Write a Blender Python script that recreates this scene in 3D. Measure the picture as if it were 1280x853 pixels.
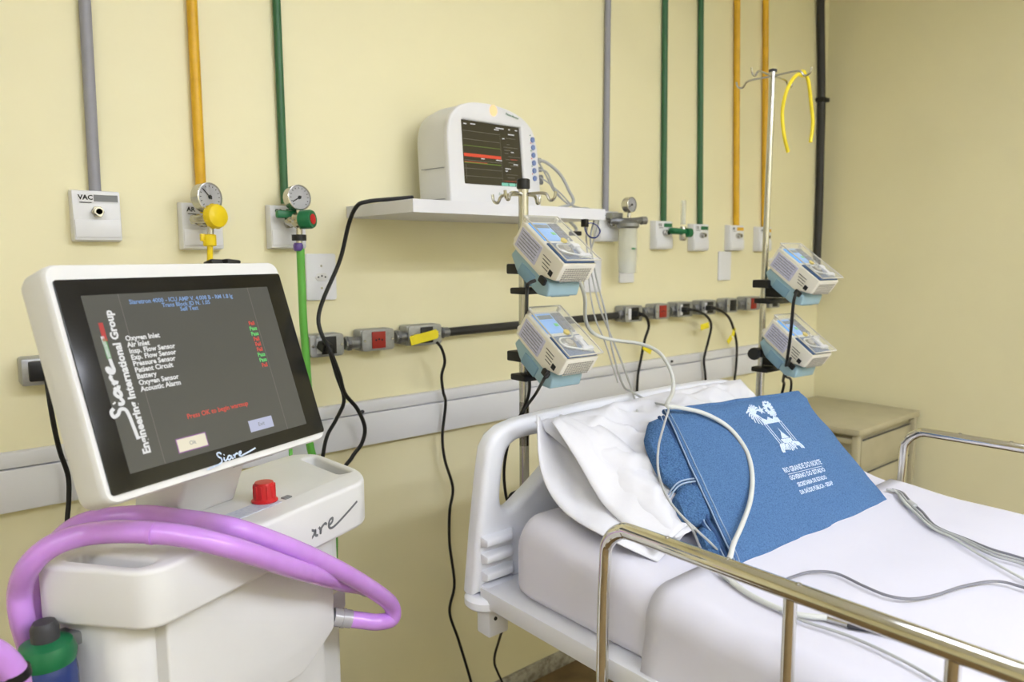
import bpy, bmesh, math, random
from mathutils import Vector, Matrix, Euler, noise
random.seed(7)
for o in list(bpy.data.objects): bpy.data.objects.remove(o, do_unlink=True)
S = bpy.context.scene
COL = S.collection
R = math.radians

# ------------------------------------------------------------------ camera
F, CX, CY = 915.0, 640.0, 426.5            # focal length in pixels of a 1280 x 853 frame
YAW, PITCH, ROLL = R(40.1), R(6.45), R(-0.33)
CAM = Vector((0, -1.75, 1.42))
_f = Vector((math.sin(YAW) * math.cos(PITCH), math.cos(YAW) * math.cos(PITCH), -math.sin(PITCH)))
_r = Vector((math.cos(YAW), -math.sin(YAW), 0))
_u = _r.cross(_f)
RIGHT = _r * math.cos(ROLL) + _u * math.sin(ROLL)
UP = -_r * math.sin(ROLL) + _u * math.cos(ROLL)
FWD = _f
cd = bpy.data.cameras.new('camera')
cam = bpy.data.objects.new('camera', cd)
COL.objects.link(cam)
m = Matrix((RIGHT, UP, -FWD)).transposed().to_4x4()
m.translation = CAM
cam.matrix_world = m
cd.sensor_fit = 'HORIZONTAL'
cd.sensor_width = 36
cd.lens = F / 1280 * 36
cd.clip_start = 0.02
cd.dof.use_dof = True
cd.dof.focus_distance = 1.35
cd.dof.aperture_fstop = 4.5
S.camera = cam

# ------------------------------------------------------------------ world, exposure
S.view_settings.view_transform = 'Standard'
S.view_settings.look = 'None'
S.view_settings.gamma = 1
S.view_settings.use_curve_mapping = False
S.view_settings.exposure = 0.0
wd = bpy.data.worlds.new('world'); S.world = wd; wd.use_nodes = True
wd.node_tree.nodes['Background'].inputs[0].default_value = (0.9, 0.95, 1, 1)
wd.node_tree.nodes['Background'].inputs[1].default_value = 0.3
LAMP = 19.5                                 # strength of the ceiling luminaires' diffusers
CEIL = 2.8
LUMINAIRES = [(1.2, -1.0, .24), (0.2, -3.1, 1.7), (1.5, -3.1, 1.7), (1.9, -3.8, 2.1), (-1.3, -2.6, 1.5)]   # x, y, relative strength


# ------------------------------------------------------------------ pixel -> place helpers
def ray(x, y): return RIGHT * ((x - CX) / F) - UP * ((y - CY) / F) + FWD
def on(ax, v, x, y):
    d = ray(x, y); return CAM + d * ((v - CAM[ax]) / d[ax])
def WY(x, y, Y): return on(1, Y, x, y)
def WX(x, y, X): return on(0, X, x, y)
def WZ(x, y, Z): return on(2, Z, x, y)
def WP(x, y, p0, n):
    d = ray(x, y); return CAM + d * ((p0 - CAM).dot(n) / d.dot(n))


# ------------------------------------------------------------------ materials
def lin(c): return tuple(((v / 255) / 12.92 if v / 255 <= .04045 else ((v / 255 + .055) / 1.055) ** 2.4) for v in c[:3])
MATS = {}
def mat(name, rgb, rough=.5, metal=0, var=.04, vs=30, bump=0, bs=200, trans=0, ior=1.45, alpha=1, emit=None, es=0, coat=0, rgb2=None, detail=4, sss=0):
    if name in MATS: return MATS[name]
    M = bpy.data.materials.new(name); M.use_nodes = True
    nt = M.node_tree; b = nt.nodes['Principled BSDF']
    tc = nt.nodes.new('ShaderNodeTexCoord')
    c = lin(rgb)
    if rgb2: c2 = lin(rgb2)
    else: c2 = tuple(max(0, v * (1 - 2 * var)) for v in c)
    nz = nt.nodes.new('ShaderNodeTexNoise'); nz.inputs['Scale'].default_value = vs; nz.inputs['Detail'].default_value = detail
    nt.links.new(tc.outputs['Object'], nz.inputs['Vector'])
    rp = nt.nodes.new('ShaderNodeValToRGB')
    rp.color_ramp.elements[0].color = (*c2, 1); rp.color_ramp.elements[0].position = .3
    rp.color_ramp.elements[1].color = (*c, 1); rp.color_ramp.elements[1].position = .62
    nt.links.new(nz.outputs['Fac'], rp.inputs['Fac'])
    nt.links.new(rp.outputs['Color'], b.inputs['Base Color'])
    b.inputs['Roughness'].default_value = rough; b.inputs['Metallic'].default_value = metal
    b.inputs['IOR'].default_value = ior
    if trans: b.inputs['Transmission Weight'].default_value = trans
    if alpha < 1: b.inputs['Alpha'].default_value = alpha
    if coat: b.inputs['Coat Weight'].default_value = coat
    if sss:
        b.inputs['Subsurface Weight'].default_value = sss
        b.inputs['Subsurface Radius'].default_value = (.02, .012, .02)
    if emit:
        b.inputs['Emission Color'].default_value = (*lin(emit), 1); b.inputs['Emission Strength'].default_value = es
    if bump:
        n2 = nt.nodes.new('ShaderNodeTexNoise'); n2.inputs['Scale'].default_value = bs; n2.inputs['Detail'].default_value = 5
        nt.links.new(tc.outputs['Object'], n2.inputs['Vector'])
        bp = nt.nodes.new('ShaderNodeBump'); bp.inputs['Strength'].default_value = bump; bp.inputs['Distance'].default_value = .004
        nt.links.new(n2.outputs['Fac'], bp.inputs['Height']); nt.links.new(bp.outputs['Normal'], b.inputs['Normal'])
    MATS[name] = M
    return M
wall_m = mat('wall_paint', (238, 231, 193), .42, var=.02, vs=3, bump=.04, bs=60)
ceil_m = mat('ceiling_paint', (244, 244, 244), .8, var=.01)
floor_m = mat('floor_tile', (122, 100, 66), .3, rgb2=(94, 75, 46), vs=9, bump=.03)
stone_m = mat('granite', (176, 172, 160), .5, rgb2=(120, 114, 102), vs=45)
guard_m = mat('guard_plastic', (226, 227, 233), .4, var=.01, vs=6)
white_m = mat('white_plastic', (228, 228, 232), .4, var=.01, vs=12)
offw_m = mat('offwhite_plastic', (224, 224, 224), .45, var=.012, vs=10)
lam_m = mat('white_laminate', (226, 226, 232), .45, var=.008, vs=14)
plate_m = mat('plate_plastic', (228, 229, 234), .35, var=.008, vs=14)
black_m = mat('black_plastic', (24, 24, 25), .45, var=.1, vs=60)
cord_m = mat('black_rubber', (18, 18, 19), .5, var=.1, vs=60)
glassb_m = mat('black_glass', (22, 21, 20), .12, var=.02)
chrome_m = mat('chrome', (226, 224, 218), .08, metal=1, var=.01)
steel_m = mat('steel', (196, 194, 188), .25, metal=1, var=.04, vs=90)
alu_m = mat('cast_aluminium', (168, 170, 174), .38, metal=.75, var=.06, vs=110, bump=.12, bs=300)
gal_m = mat('galvanised', (150, 152, 156), .35, metal=.8, var=.08, vs=80)
dark_m = mat('dark_grey', (58, 58, 62), .5)
grey_m = mat('grey_plastic', (128, 130, 134), .5)
pipeg_m = mat('pipe_grey', (150, 150, 160), .4, var=.03, vs=40)
pipey_m = mat('pipe_yellow', (228, 178, 38), .35, rgb2=(212, 162, 28), vs=25)
pipegr_m = mat('pipe_green', (52, 104, 66), .35, var=.06, vs=25)
pipeb_m = mat('pipe_black', (46, 45, 44), .45, var=.05, vs=25)
yel_m = mat('yellow_plastic', (238, 208, 20), .35, var=.03)
tag_m = mat('yellow_tag', (240, 222, 40), .5, var=.05)
band_m = mat('yellow_rubber', (246, 224, 50), .45, var=.03)
green_m = mat('green_plastic', (28, 112, 70), .35, var=.05)
hose_m = mat('green_hose', (96, 172, 70), .4, var=.05)
red_m = mat('red_plastic', (206, 36, 40), .35, var=.03)
sockred_m = mat('socket_red', (158, 40, 28), .45, var=.04)
purp_m = mat('violet_plastic', (92, 70, 140), .4)
teal_m = mat('teal_plastic', (152, 182, 194), .45, var=.02)
teald_m = mat('teal_dark', (122, 156, 176), .45, var=.02)
beige_m = mat('beige_plastic', (232, 228, 216), .42, var=.015)
grille_m = mat('grille_grey', (176, 172, 162), .5)
label_m = mat('label_lilac', (206, 206, 226), .5, rgb2=(176, 176, 206), vs=240)
panelb_m = mat('panel_blue', (70, 98, 140), .4)
keyp_m = mat('keypad_grey', (136, 140, 156), .45, rgb2=(108, 112, 130), vs=160)
lcd_m = mat('lcd_blue', (120, 170, 230), .3, emit=(120, 180, 245), es=.35)
lcdg_m = mat('lcd_grey', (120, 132, 136), .3)
acr_m = mat('clear_acrylic', (226, 226, 220), .06, var=0, alpha=.16)
jar_m = mat('clear_jar', (236, 238, 230), .08, var=0, alpha=.34)
cable_m = mat('cable_grey', (176, 178, 178), .45, var=.03)
cabled_m = mat('cable_dark_grey', (126, 126, 134), .45, var=.03)
cablel_m = mat('cable_light', (206, 208, 204), .4, var=.02)
sheet_m = mat('sheet_cotton', (214, 213, 225), .85, var=.012, vs=7, bump=.18, bs=9)
case_m = mat('pillowcase_cotton', (218, 218, 224), .85, var=.012, vs=9, bump=.35, bs=26)
denim_m = mat('blue_twill', (82, 120, 166), .9, rgb2=(56, 90, 134), vs=420, bump=.5, bs=650, detail=8)
fleece_m = mat('blue_fleece', (78, 118, 164), .95, rgb2=(46, 80, 126), vs=300, bump=.9, bs=420, detail=8)
hem_m = mat('blue_hem', (50, 80, 124), .9, rgb2=(36, 62, 104), vs=500, bump=.4, bs=600)
stitch_m = mat('pale_stitch', (150, 170, 196), .8)
print_m = mat('white_print', (214, 226, 244), .8, rgb2=(170, 194, 226), vs=500)
bedw_m = mat('bed_enamel', (226, 227, 232), .35, var=.01)
hbw_m = mat('headboard_plastic', (228, 230, 238), .38, var=.008)
cab_m = mat('cabinet_beige', (186, 178, 148), .35, rgb2=(176, 168, 138), vs=8)
tube_m = mat('violet_tube', (206, 150, 232), .25, var=.03, vs=30, sss=.5, coat=.2)
conn_m = mat('clear_connector', (226, 226, 230), .12, trans=.5)
blue_m = mat('blue_plastic', (40, 60, 120), .25)
strap_m = mat('blue_strap', (40, 66, 160), .5)
inkb_m = mat('ink_black', (30, 30, 34), .6)
inkg_m = mat('ink_grey', (110, 112, 116), .5)
inklb_m = mat('ink_light', (176, 190, 214), .6)
scr_m = mat('screen_grey', (58, 58, 55), .22, emit=(84, 84, 80), es=.55, var=.01, vs=4)
scr2_m = mat('screen_dark', (30, 28, 20), .2, emit=(70, 64, 48), es=.5, var=.01)
def em(name, rgb, s=.8): return mat(name, tuple(int(v * .3) for v in rgb), .4, emit=rgb, es=s, var=0)
e_white = em('glow_white', (240, 240, 240)); e_blue = em('glow_blue', (130, 165, 215)); e_red = em('glow_red', (226, 84, 70))
e_green = em('glow_green', (110, 220, 120)); e_cream = em('glow_cream', (246, 238, 214)); e_lilac = em('glow_lilac', (196, 200, 226))
e_bar = em('glow_bar', (236, 84, 56)); e_mint = em('glow_mint', (140, 214, 190)); e_olive = em('glow_olive', (120, 150, 50), .7)
e_dim = em('glow_dim', (130, 126, 110), .7); e_orange = em('glow_orange', (255, 206, 150), 1.2); e_flagr = em('flag_red', (200, 70, 66)); e_flagg = em('flag_green', (90, 160, 90))
e_frame = em('glow_frame', (150, 90, 160)); e_line = em('glow_line', (118, 116, 108), .7)


# ------------------------------------------------------------------ mesh helpers
def link(name, me, material=None, parent=None):
    o = bpy.data.objects.new(name, me); COL.objects.link(o)
    if material is not None: me.materials.append(material)
    if parent is not None: o.parent = parent
    return o
def fin(me, ang=38):
    me.polygons.foreach_set('use_smooth', [True] * len(me.polygons))
    me.set_sharp_from_angle(angle=R(ang)); me.update()
def obj(name, bm, material, parent=None, ang=38, base=True):
    bmesh.ops.recalc_face_normals(bm, faces=bm.faces[:])
    me = bpy.data.meshes.new(name)
    off = None
    if parent is None and base:
        vs = [v.co for v in bm.verts]
        lo = Vector([min(v[i] for v in vs) for i in range(3)]); hi = Vector([max(v[i] for v in vs) for i in range(3)])
        off = Vector(((lo.x + hi.x) / 2, (lo.y + hi.y) / 2, lo.z))
        bmesh.ops.translate(bm, verts=bm.verts[:], vec=-off)
    bm.to_mesh(me); bm.free(); fin(me, ang)
    o = link(name, me, material, parent)
    if off is not None: o.location = off
    return o
def B(): return bmesh.new()
def tag(o, label, cat, group=None):
    o['label'] = label; o['category'] = cat
    if group: o['group'] = group
    return o
def struct(o): o['kind'] = 'structure'; return o
def thing(name, label, cat, loc=(0, 0, 0), rot=(0, 0, 0), group=None):
    o = bpy.data.objects.new(name, None); COL.objects.link(o)
    o.empty_display_size = .05
    o.location = loc; o.rotation_euler = rot
    return tag(o, label, cat, group)
def merge(bm, t, M=None):
    me = bpy.data.meshes.new('t'); t.to_mesh(me); t.free()
    if M is not None: me.transform(M)
    bm.from_mesh(me); bpy.data.meshes.remove(me)
def box(bm, c, s, r=0, seg=2, M=None):
    t = B(); bmesh.ops.create_cube(t, size=1)
    bmesh.ops.scale(t, verts=t.verts[:], vec=s)
    if r > 0:
        bmesh.ops.bevel(t, geom=t.edges[:], offset=min(r, min(s) * .49), segments=seg, profile=.5, affect='EDGES')
    bmesh.ops.translate(t, verts=t.verts[:], vec=c)
    merge(bm, t, M); return bm
def bx(c, s, r=0, seg=2, M=None): return box(B(), c, s, r, seg, M)
def wedge(pts8, r=0, seg=2):
    """hexahedron from 4 bottom + 4 top points"""
    t = B(); v = [t.verts.new(p) for p in pts8]
    for f in ((3, 2, 1, 0), (4, 5, 6, 7), (0, 1, 5, 4), (1, 2, 6, 5), (2, 3, 7, 6), (3, 0, 4, 7)): t.faces.new([v[i] for i in f])
    bmesh.ops.recalc_face_normals(t, faces=t.faces[:])
    if r: bmesh.ops.bevel(t, geom=t.edges[:], offset=r, segments=seg, profile=.5, affect='EDGES')
    return t
def catmull(pts, n=8):
    P = [Vector(p) for p in pts]
    if len(P) < 3: return P
    out = []
    Q = [P[0] * 2 - P[1]] + P + [P[-1] * 2 - P[-2]]
    for i in range(1, len(Q) - 2):
        p0, p1, p2, p3 = Q[i - 1:i + 3]
        for k in range(n):
            t = k / n
            out.append(.5 * ((2 * p1) + (p2 - p0) * t + (2 * p0 - 5 * p1 + 4 * p2 - p3) * t * t + (3 * p1 - p0 - 3 * p2 + p3) * t ** 3))
    out.append(P[-1]); return out
def tube(bm, pts, r, n=10, sub=8, smooth=True, sy=1.0):
    P = catmull(pts, sub) if smooth else [Vector(p) for p in pts]
    rs = r if callable(r) else (lambda t: r)
    T = []
    for i in range(len(P)):
        d = P[min(i + 1, len(P) - 1)] - P[max(i - 1, 0)]
        T.append(d.normalized() if d.length > 1e-9 else Vector((0, 0, 1)))
    a = Vector((0, 0, 1)) if abs(T[0].z) < .9 else Vector((1, 0, 0))
    N = (a - T[0] * a.dot(T[0])).normalized()
    rings = []
    for i, p in enumerate(P):
        N = (N - T[i] * N.dot(T[i])).normalized(); Bn = T[i].cross(N)
        rr = rs(i / max(1, len(P) - 1))
        rings.append([bm.verts.new(p + (N * math.cos(2 * math.pi * k / n) * sy + Bn * math.sin(2 * math.pi * k / n)) * rr) for k in range(n)])
    for a_, b_ in zip(rings, rings[1:]):
        for k in range(n): bm.faces.new((a_[k], a_[(k + 1) % n], b_[(k + 1) % n], b_[k]))
    bm.faces.new(rings[0][::-1]); bm.faces.new(rings[-1])
    return bm
def tb(pts, r, **k): return tube(B(), pts, r, **k)
def axis_m(p, d, up=None):
    z = Vector(d).normalized(); a = Vector(up) if up else (Vector((0, 0, 1)) if abs(z.z) < .9 else Vector((0, 1, 0)))
    x = a.cross(z).normalized(); y = z.cross(x)
    M = Matrix((x, y, z)).transposed().to_4x4(); M.translation = Vector(p); return M
def lathe(bm, prof, M=None, n=24):
    t = B(); rings = []
    for r, z in prof:
        if r < 1e-6: rings.append([t.verts.new((0, 0, z))])
        else: rings.append([t.verts.new((r * math.cos(2 * math.pi * k / n), r * math.sin(2 * math.pi * k / n), z)) for k in range(n)])
    for a, b in zip(rings, rings[1:]):
        for k in range(n):
            if len(a) == 1 and len(b) == 1: continue
            if len(a) == 1: t.faces.new((a[0], b[k], b[(k + 1) % n]))
            elif len(b) == 1: t.faces.new((a[k], a[(k + 1) % n], b[0]))
            else: t.faces.new((a[k], a[(k + 1) % n], b[(k + 1) % n], b[k]))
    if len(rings[0]) > 1: t.faces.new(rings[0][::-1])
    if len(rings[-1]) > 1: t.faces.new(rings[-1])
    merge(bm, t, M); return bm
def lt(prof, M=None, n=24): return lathe(B(), prof, M, n)
def cyl(p, d, r, h, n=20, bev=0):
    b = min(bev, h * .4, r * .4)
    prof = [(r - b, 0), (r, b), (r, h - b), (r - b, h)] if b else [(r, 0), (r, h)]
    return lt([(0, 0)] + prof + [(0, h)], axis_m(p, d), n)
def plate(loops, thick, bevel=0, M=None, seg=2):
    """flat plate from 2-D loops (first outer, the rest holes), extruded, with rounded edges"""
    cu = bpy.data.curves.new('t', 'CURVE'); cu.dimensions = '2D'; cu.fill_mode = 'BOTH'
    cu.extrude = max(thick / 2 - bevel, 0); cu.bevel_depth = bevel; cu.bevel_resolution = seg; cu.offset = -bevel
    for lp in loops:
        s = cu.splines.new('POLY'); s.points.add(len(lp) - 1)
        for p, q in zip(s.points, lp): p.co = (q[0], q[1], 0, 1)
        s.use_cyclic_u = True
    o = bpy.data.objects.new('t', cu); me = bpy.data.meshes.new_from_object(o)
    bpy.data.objects.remove(o); bpy.data.curves.remove(cu)
    if M is not None: me.transform(M)
    bm = B(); bm.from_mesh(me); bpy.data.meshes.remove(me)
    bmesh.ops.remove_doubles(bm, verts=bm.verts[:], dist=1e-5)
    return bm
def rrect(x0, y0, x1, y1, r, n=5):
    out = []
    for cx, cy, a0 in ((x1 - r, y1 - r, 0), (x0 + r, y1 - r, 90), (x0 + r, y0 + r, 180), (x1 - r, y0 + r, 270)):
        for k in range(n + 1):
            a = R(a0 + 90 * k / n); out.append((cx + r * math.cos(a), cy + r * math.sin(a)))
    return out
def smooth_loop(pts, n=5):
    P = [Vector((p[0], p[1], 0)) for p in pts]; N = len(P); out = []
    for i in range(N):
        p0, p1, p2, p3 = P[i - 1], P[i], P[(i + 1) % N], P[(i + 2) % N]
        for k in range(n):
            t = k / n
            q = .5 * ((2 * p1) + (p2 - p0) * t + (2 * p0 - 5 * p1 + 4 * p2 - p3) * t * t + (3 * p1 - p0 - 3 * p2 + p3) * t ** 3)
            out.append((q.x, q.y))
    return out
def fillet(pts, r, n=4):
    """polygon with rounded corners; r single value or list"""
    out = []; N = len(pts)
    for i in range(N):
        p = Vector(pts[i]); a = Vector(pts[i - 1]) - p; b = Vector(pts[(i + 1) % N]) - p
        rr = r[i] if isinstance(r, (list, tuple)) else r
        d = min(rr, a.length * .45, b.length * .45)
        A = p + a.normalized() * d; C = p + b.normalized() * d
        for k in range(n + 1):
            t = k / n; q = A * (1 - t) ** 2 + p * 2 * t * (1 - t) + C * t * t
            out.append((q.x, q.y))
    return out
def text_bm(body, size, align='CENTER', shear=0, bold=0, sx=1.0, spacing=1.0):
    cu = bpy.data.curves.new('t', 'FONT'); cu.body = body; cu.size = size; cu.align_x = align; cu.align_y = 'CENTER'; cu.shear = shear
    cu.offset = bold; cu.resolution_u = 2; cu.space_character = spacing
    o = bpy.data.objects.new('t', cu); me = bpy.data.meshes.new_from_object(o)
    bpy.data.objects.remove(o); bpy.data.curves.remove(cu)
    me.transform(Matrix.Diagonal((sx, 1, 1, 1)))
    bm = B(); bm.from_mesh(me); bpy.data.meshes.remove(me); return bm
def put_text(bm, body, size, M, **k): merge(bm, text_bm(body, size, **k), M); return bm
def ribbon(bm, pts, w, M=None, sub=6):
    P = catmull([(p[0], p[1], 0) for p in pts], sub); t = B(); L = []
    for i, p in enumerate(P):
        d = (P[min(i + 1, len(P) - 1)] - P[max(0, i - 1)]); d = d.normalized() if d.length > 1e-9 else Vector((1, 0, 0))
        nrm = Vector((-d.y, d.x, 0)) * w / 2
        L.append((t.verts.new(p + nrm), t.verts.new(p - nrm)))
    for a, b in zip(L, L[1:]): t.faces.new((a[0], a[1], b[1], b[0]))
    merge(bm, t, M); return bm
def quad2(bm, x0, y0, x1, y1, M, z=0):
    t = B(); t.faces.new([t.verts.new(p) for p in ((x0, y0, z), (x1, y0, z), (x1, y1, z), (x0, y1, z))]); merge(bm, t, M); return bm
def loft(secs, cap=True):
    bm = B(); rings = [[bm.verts.new(p) for p in s] for s in secs]; n = len(rings[0])
    for a, b in zip(rings, rings[1:]):
        for k in range(n): bm.faces.new((a[k], a[(k + 1) % n], b[(k + 1) % n], b[k]))
    if cap: bm.faces.new(rings[0][::-1]); bm.faces.new(rings[-1])
    return bm
def copy_tree(o, parent=None):
    c = o.copy(); COL.objects.link(c)
    if parent is not None: c.parent = parent
    for ch in list(o.children): copy_tree(ch, c)
    return c
T = Matrix.Translation
def RX(a): return Matrix.Rotation(a, 4, 'X')
def RY(a): return Matrix.Rotation(a, 4, 'Y')
def RZ(a): return Matrix.Rotation(a, 4, 'Z')
FACE = RX(R(90))                 # local XY plane -> vertical plane that faces -Y
SIARE = [[(.20, .80), (.12, .98), (-.02, .92), (.02, .66), (.14, .48), (.12, .22), (-.04, .10), (-.30, .04), (-.75, -.05)],
         [(.30, .50), (.28, .30), (.34, .20), (.44, .30)],
         [(.70, .44), (.58, .52), (.48, .34), (.54, .20), (.66, .30), (.72, .46), (.72, .26), (.80, .22)],
         [(.84, .50), (.88, .38), (.88, .22), (.92, .42), (1.04, .52), (1.10, .44)],
         [(1.14, .34), (1.28, .44), (1.30, .58), (1.20, .54), (1.16, .34), (1.24, .22), (1.42, .26), (1.80, .48), (2.20, .74)],
         [(.32, .68), (.36, .72)]]
def siare(bm, size, M, w=.06, yk=1.0, tail=1.0):
    for s in SIARE: ribbon(bm, [(p[0] * size, (p[1] * yk if p[0] < 1.4 else (.26 + (p[1] - .26) * tail) * yk) * size) for p in s], w * size, M)
    return bm

# ------------------------------------------------------------------ room
RW, LW, FW = 3.40, -2.3, -4.3
def VLoc(u, v, z): return T((.222, -.74, 0)) @ RZ(R(22.5)) @ Vector((u, v, z))      # a point on the ventilator cart
struct(obj('floor', bx(((RW + LW) / 2, FW / 2, -.05), (RW - LW + .2, -FW + .2, .1)), floor_m))
struct(obj('ceiling', bx(((RW + LW) / 2, FW / 2, CEIL + .05), (RW - LW + .2, -FW + .2, .1)), ceil_m))
struct(obj('wall_back', bx(((RW + LW) / 2, .05, CEIL / 2), (RW - LW + .2, .1, CEIL)), wall_m))
struct(obj('wall_right', bx((RW + .05, FW / 2, CEIL / 2), (.1, -FW, CEIL)), wall_m))
struct(obj('wall_left', bx((LW - .05, FW / 2, CEIL / 2), (.1, -FW, CEIL)), wall_m))
struct(obj('wall_front', bx(((RW + LW) / 2, FW - .05, CEIL / 2), (RW - LW + .2, .1, CEIL)), wall_m))
struct(obj('baseboard_back', bx(((RW + LW) / 2, -.0075, .028), (RW - LW, .015, .056), .002), stone_m))
struct(obj('baseboard_right', bx((RW - .0075, FW / 2, .028), (.015, -FW - .04, .056), .002), stone_m))
for i, (x, y, ls) in enumerate(LUMINAIRES):
    L = thing('ceiling_light', 'flat white fluorescent luminaire on the ceiling', 'ceiling light', (x, y, CEIL), group='ceiling luminaires')
    b = B()
    for c, s in (((0, .17, -.02), (1.3, .02, .04)), ((0, -.17, -.02), (1.3, .02, .04)), ((.64, 0, -.02), (.02, .32, .04)), ((-.64, 0, -.02), (.02, .32, .04)), ((0, 0, -.005), (1.26, .32, .01))): box(b, c, s)
    obj('frame', b, white_m, L)
    obj('diffuser', bx((0, 0, -.022), (1.24, .31, .006)), mat('lamp_diffuser_%d' % int(ls * 100), (250, 250, 250), .5, emit=(236, 241, 255), es=LAMP * ls, var=0), L)

# wall guard rail
gz0, gz1 = .921, 1.040
xg0, xg1 = LW, RW
rail = struct(bpy.data.objects.new('trim_1', None)); COL.objects.link(rail); rail.location = (0, 0, gz0)
obj('guard_panel', bx(((xg0 + xg1) / 2, -.0125, .043), (xg1 - xg0, .025, .086), .003), guard_m, rail)
obj('guard_cap', bx(((xg0 + xg1) / 2, -.011, .104), (xg1 - xg0, .022, .032), .004), guard_m, rail)
for px, py in ((453, 515), (840, 452)):
    p = WY(px, py, -.026); obj('screw', cyl(p - Vector((0, 0, gz0)) + Vector((0, .002, 0)), (0, -1, 0), .005, .004, 12), dark_m, rail)

# ------------------------------------------------------------------ gas pipes
def pipe(x1, y1, Xb_px, m, label, r=.011, zb=1.5, clips=()):
    p = WY(x1, y1, -r); q = WY(*Xb_px, -r)
    top = p + (p - q) * ((CEIL - p.z) / (p.z - q.z)) if abs(p.z - q.z) > 1e-6 else p
    o = obj('gas_pipe', tb([q, top], r, n=14, smooth=False), m)
    tag(o, label, 'pipe'); return o
pipe(105.7, 0, (119, 240), pipeg_m, 'grey painted gas pipe running down to the outlet marked VAC', .0115)
pipe(239.5, 0, (252, 252), pipey_m, 'yellow gas pipe running down to the outlet with the yellow regulator', .0115)
pipe(345.5, 0, (356, 255), pipegr_m, 'green gas pipe running down to the outlet with the green regulator', .0095)
pipe(760, 0, (757, 265), pipeg_m, 'grey gas pipe rising beside the end of the shelf above the suction jar', .0105)
pipe(831.5, 0, (829.5, 278), pipegr_m, 'dark green gas pipe running down to the outlet with the flowmeter', .011)
pipe(876.3, 0, (875, 282), pipegr_m, 'dark green gas pipe above the empty oxygen outlet', .011)
pipe(921.5, 0, (920.3, 284), pipey_m, 'thin yellow gas pipe standing between the green pipes and the other yellow pipe', .0125)
pipe(957.3, 0, (955.5, 286), pipey_m, 'thin yellow gas pipe just behind the tall drip pole', .0125)
vc = thing('electrical_conduit', 'black vertical conduit running down the room corner', 'conduit', (3.365, -.02, 0))
b = B(); pts = []
for x, y in ((1026, -40), (1026, 0), (1026.5, 60), (1027, 125), (1025.5, 200), (1024, 260), (1021.5, 320), (1018, 380)):
    pts.append(WY(x, y, -.018) - Vector((3.365, -.02, 0)))
pts[0] = pts[1] + Vector((0, 0, CEIL - pts[1].z))
obj('duct', tube(b, pts, .0175, n=14), pipeb_m, vc)
p = WY(1027, 125, -.018) - Vector((3.365, -.02, 0))
obj('clip', bx(p + Vector((.004, -.002, 0)), (.058, .042, .018), .003), black_m, vc)

# ------------------------------------------------------------------ gas outlets
def gas_outlet(px, py, text, stripe, label, w=.092, h=.106, d=.03, nut=True):
    c = WY(px, py, -d); c.y = 0
    o = thing('gas_outlet', label, 'gas outlet', (c.x, 0, c.z))
    obj('housing', wedge([(-w / 2, 0, -h / 2), (w / 2, 0, -h / 2), (w / 2, 0, h / 2), (-w / 2, 0, h / 2), (-w / 2 + .002, -d, -h / 2 + .003), (w / 2 - .002, -d, -h / 2 + .003), (w / 2 - .002, -d * .9, h / 2 - .002), (-w / 2 + .002, -d * .9, h / 2 - .002)], .003), plate_m, o)
    obj('lower_cover', bx((0, -d - .0005, -.026), (w - .008, .004, .036), .0015), plate_m, o)
    F1 = T((0, -d * .93 - .0012, 0)) @ FACE
    obj('label_strip', quad2(B(), -w * .36, h * .26, w * .44, h * .42, F1), plate_m, o)
    obj('colour_stripe', quad2(B(), -.005, h * .275, w * .43, h * .405, T((0, -.0004, 0)) @ F1), stripe, o)
    t = put_text(B(), text, .0135, T((-w * .36, -.0006, h * .345)) @ F1, align='LEFT', bold=.0004)
    quad2(t, -w * .34, h * .245, -w * .10, h * .26, T((0, -.0004, 0)) @ F1)
    obj('lettering', t, inkb_m, o)
    if nut:
        b = cyl((0, -d * .9, .008), (0, -1, 0), .012, .012, 6, .001); lathe(b, [(.0085, 0), (.0085, .022), (.006, .022), (.006, .012), (0, .012)], axis_m((0, -d * .9, .008), (0, -1, 0)), 16)
        obj('connector', b, steel_m, o)
    return o
GO1 = gas_outlet(122, 270, 'VAC', grey_m, 'white vacuum outlet marked VAC with a bare metal connector, no gauge')
GO2 = gas_outlet(254, 283, 'AR', yel_m, 'white air outlet marked AR behind the yellow regulator')
GO3 = gas_outlet(361, 284, 'O2', green_m, 'white oxygen outlet behind the green regulator and round gauge')
GO4 = gas_outlet(762, 283, 'VAC', grey_m, 'white vacuum outlet at the end of the shelf, behind the suction jar', w=.1)
GO5 = gas_outlet(831, 294, 'O2', green_m, 'white oxygen outlet holding the green flowmeter', w=.1)
GO6 = gas_outlet(877, 297, 'O2', green_m, 'white oxygen outlet with green stripe and bare connector', w=.1)
GO7 = gas_outlet(922, 297.5, 'AR', pipey_m, 'white air outlet with yellow stripe above the blank wall plate', w=.1)
GO8 = gas_outlet(957, 299, 'AR', pipey_m, 'white air outlet partly hidden behind the tall drip pole', w=.1)

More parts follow.
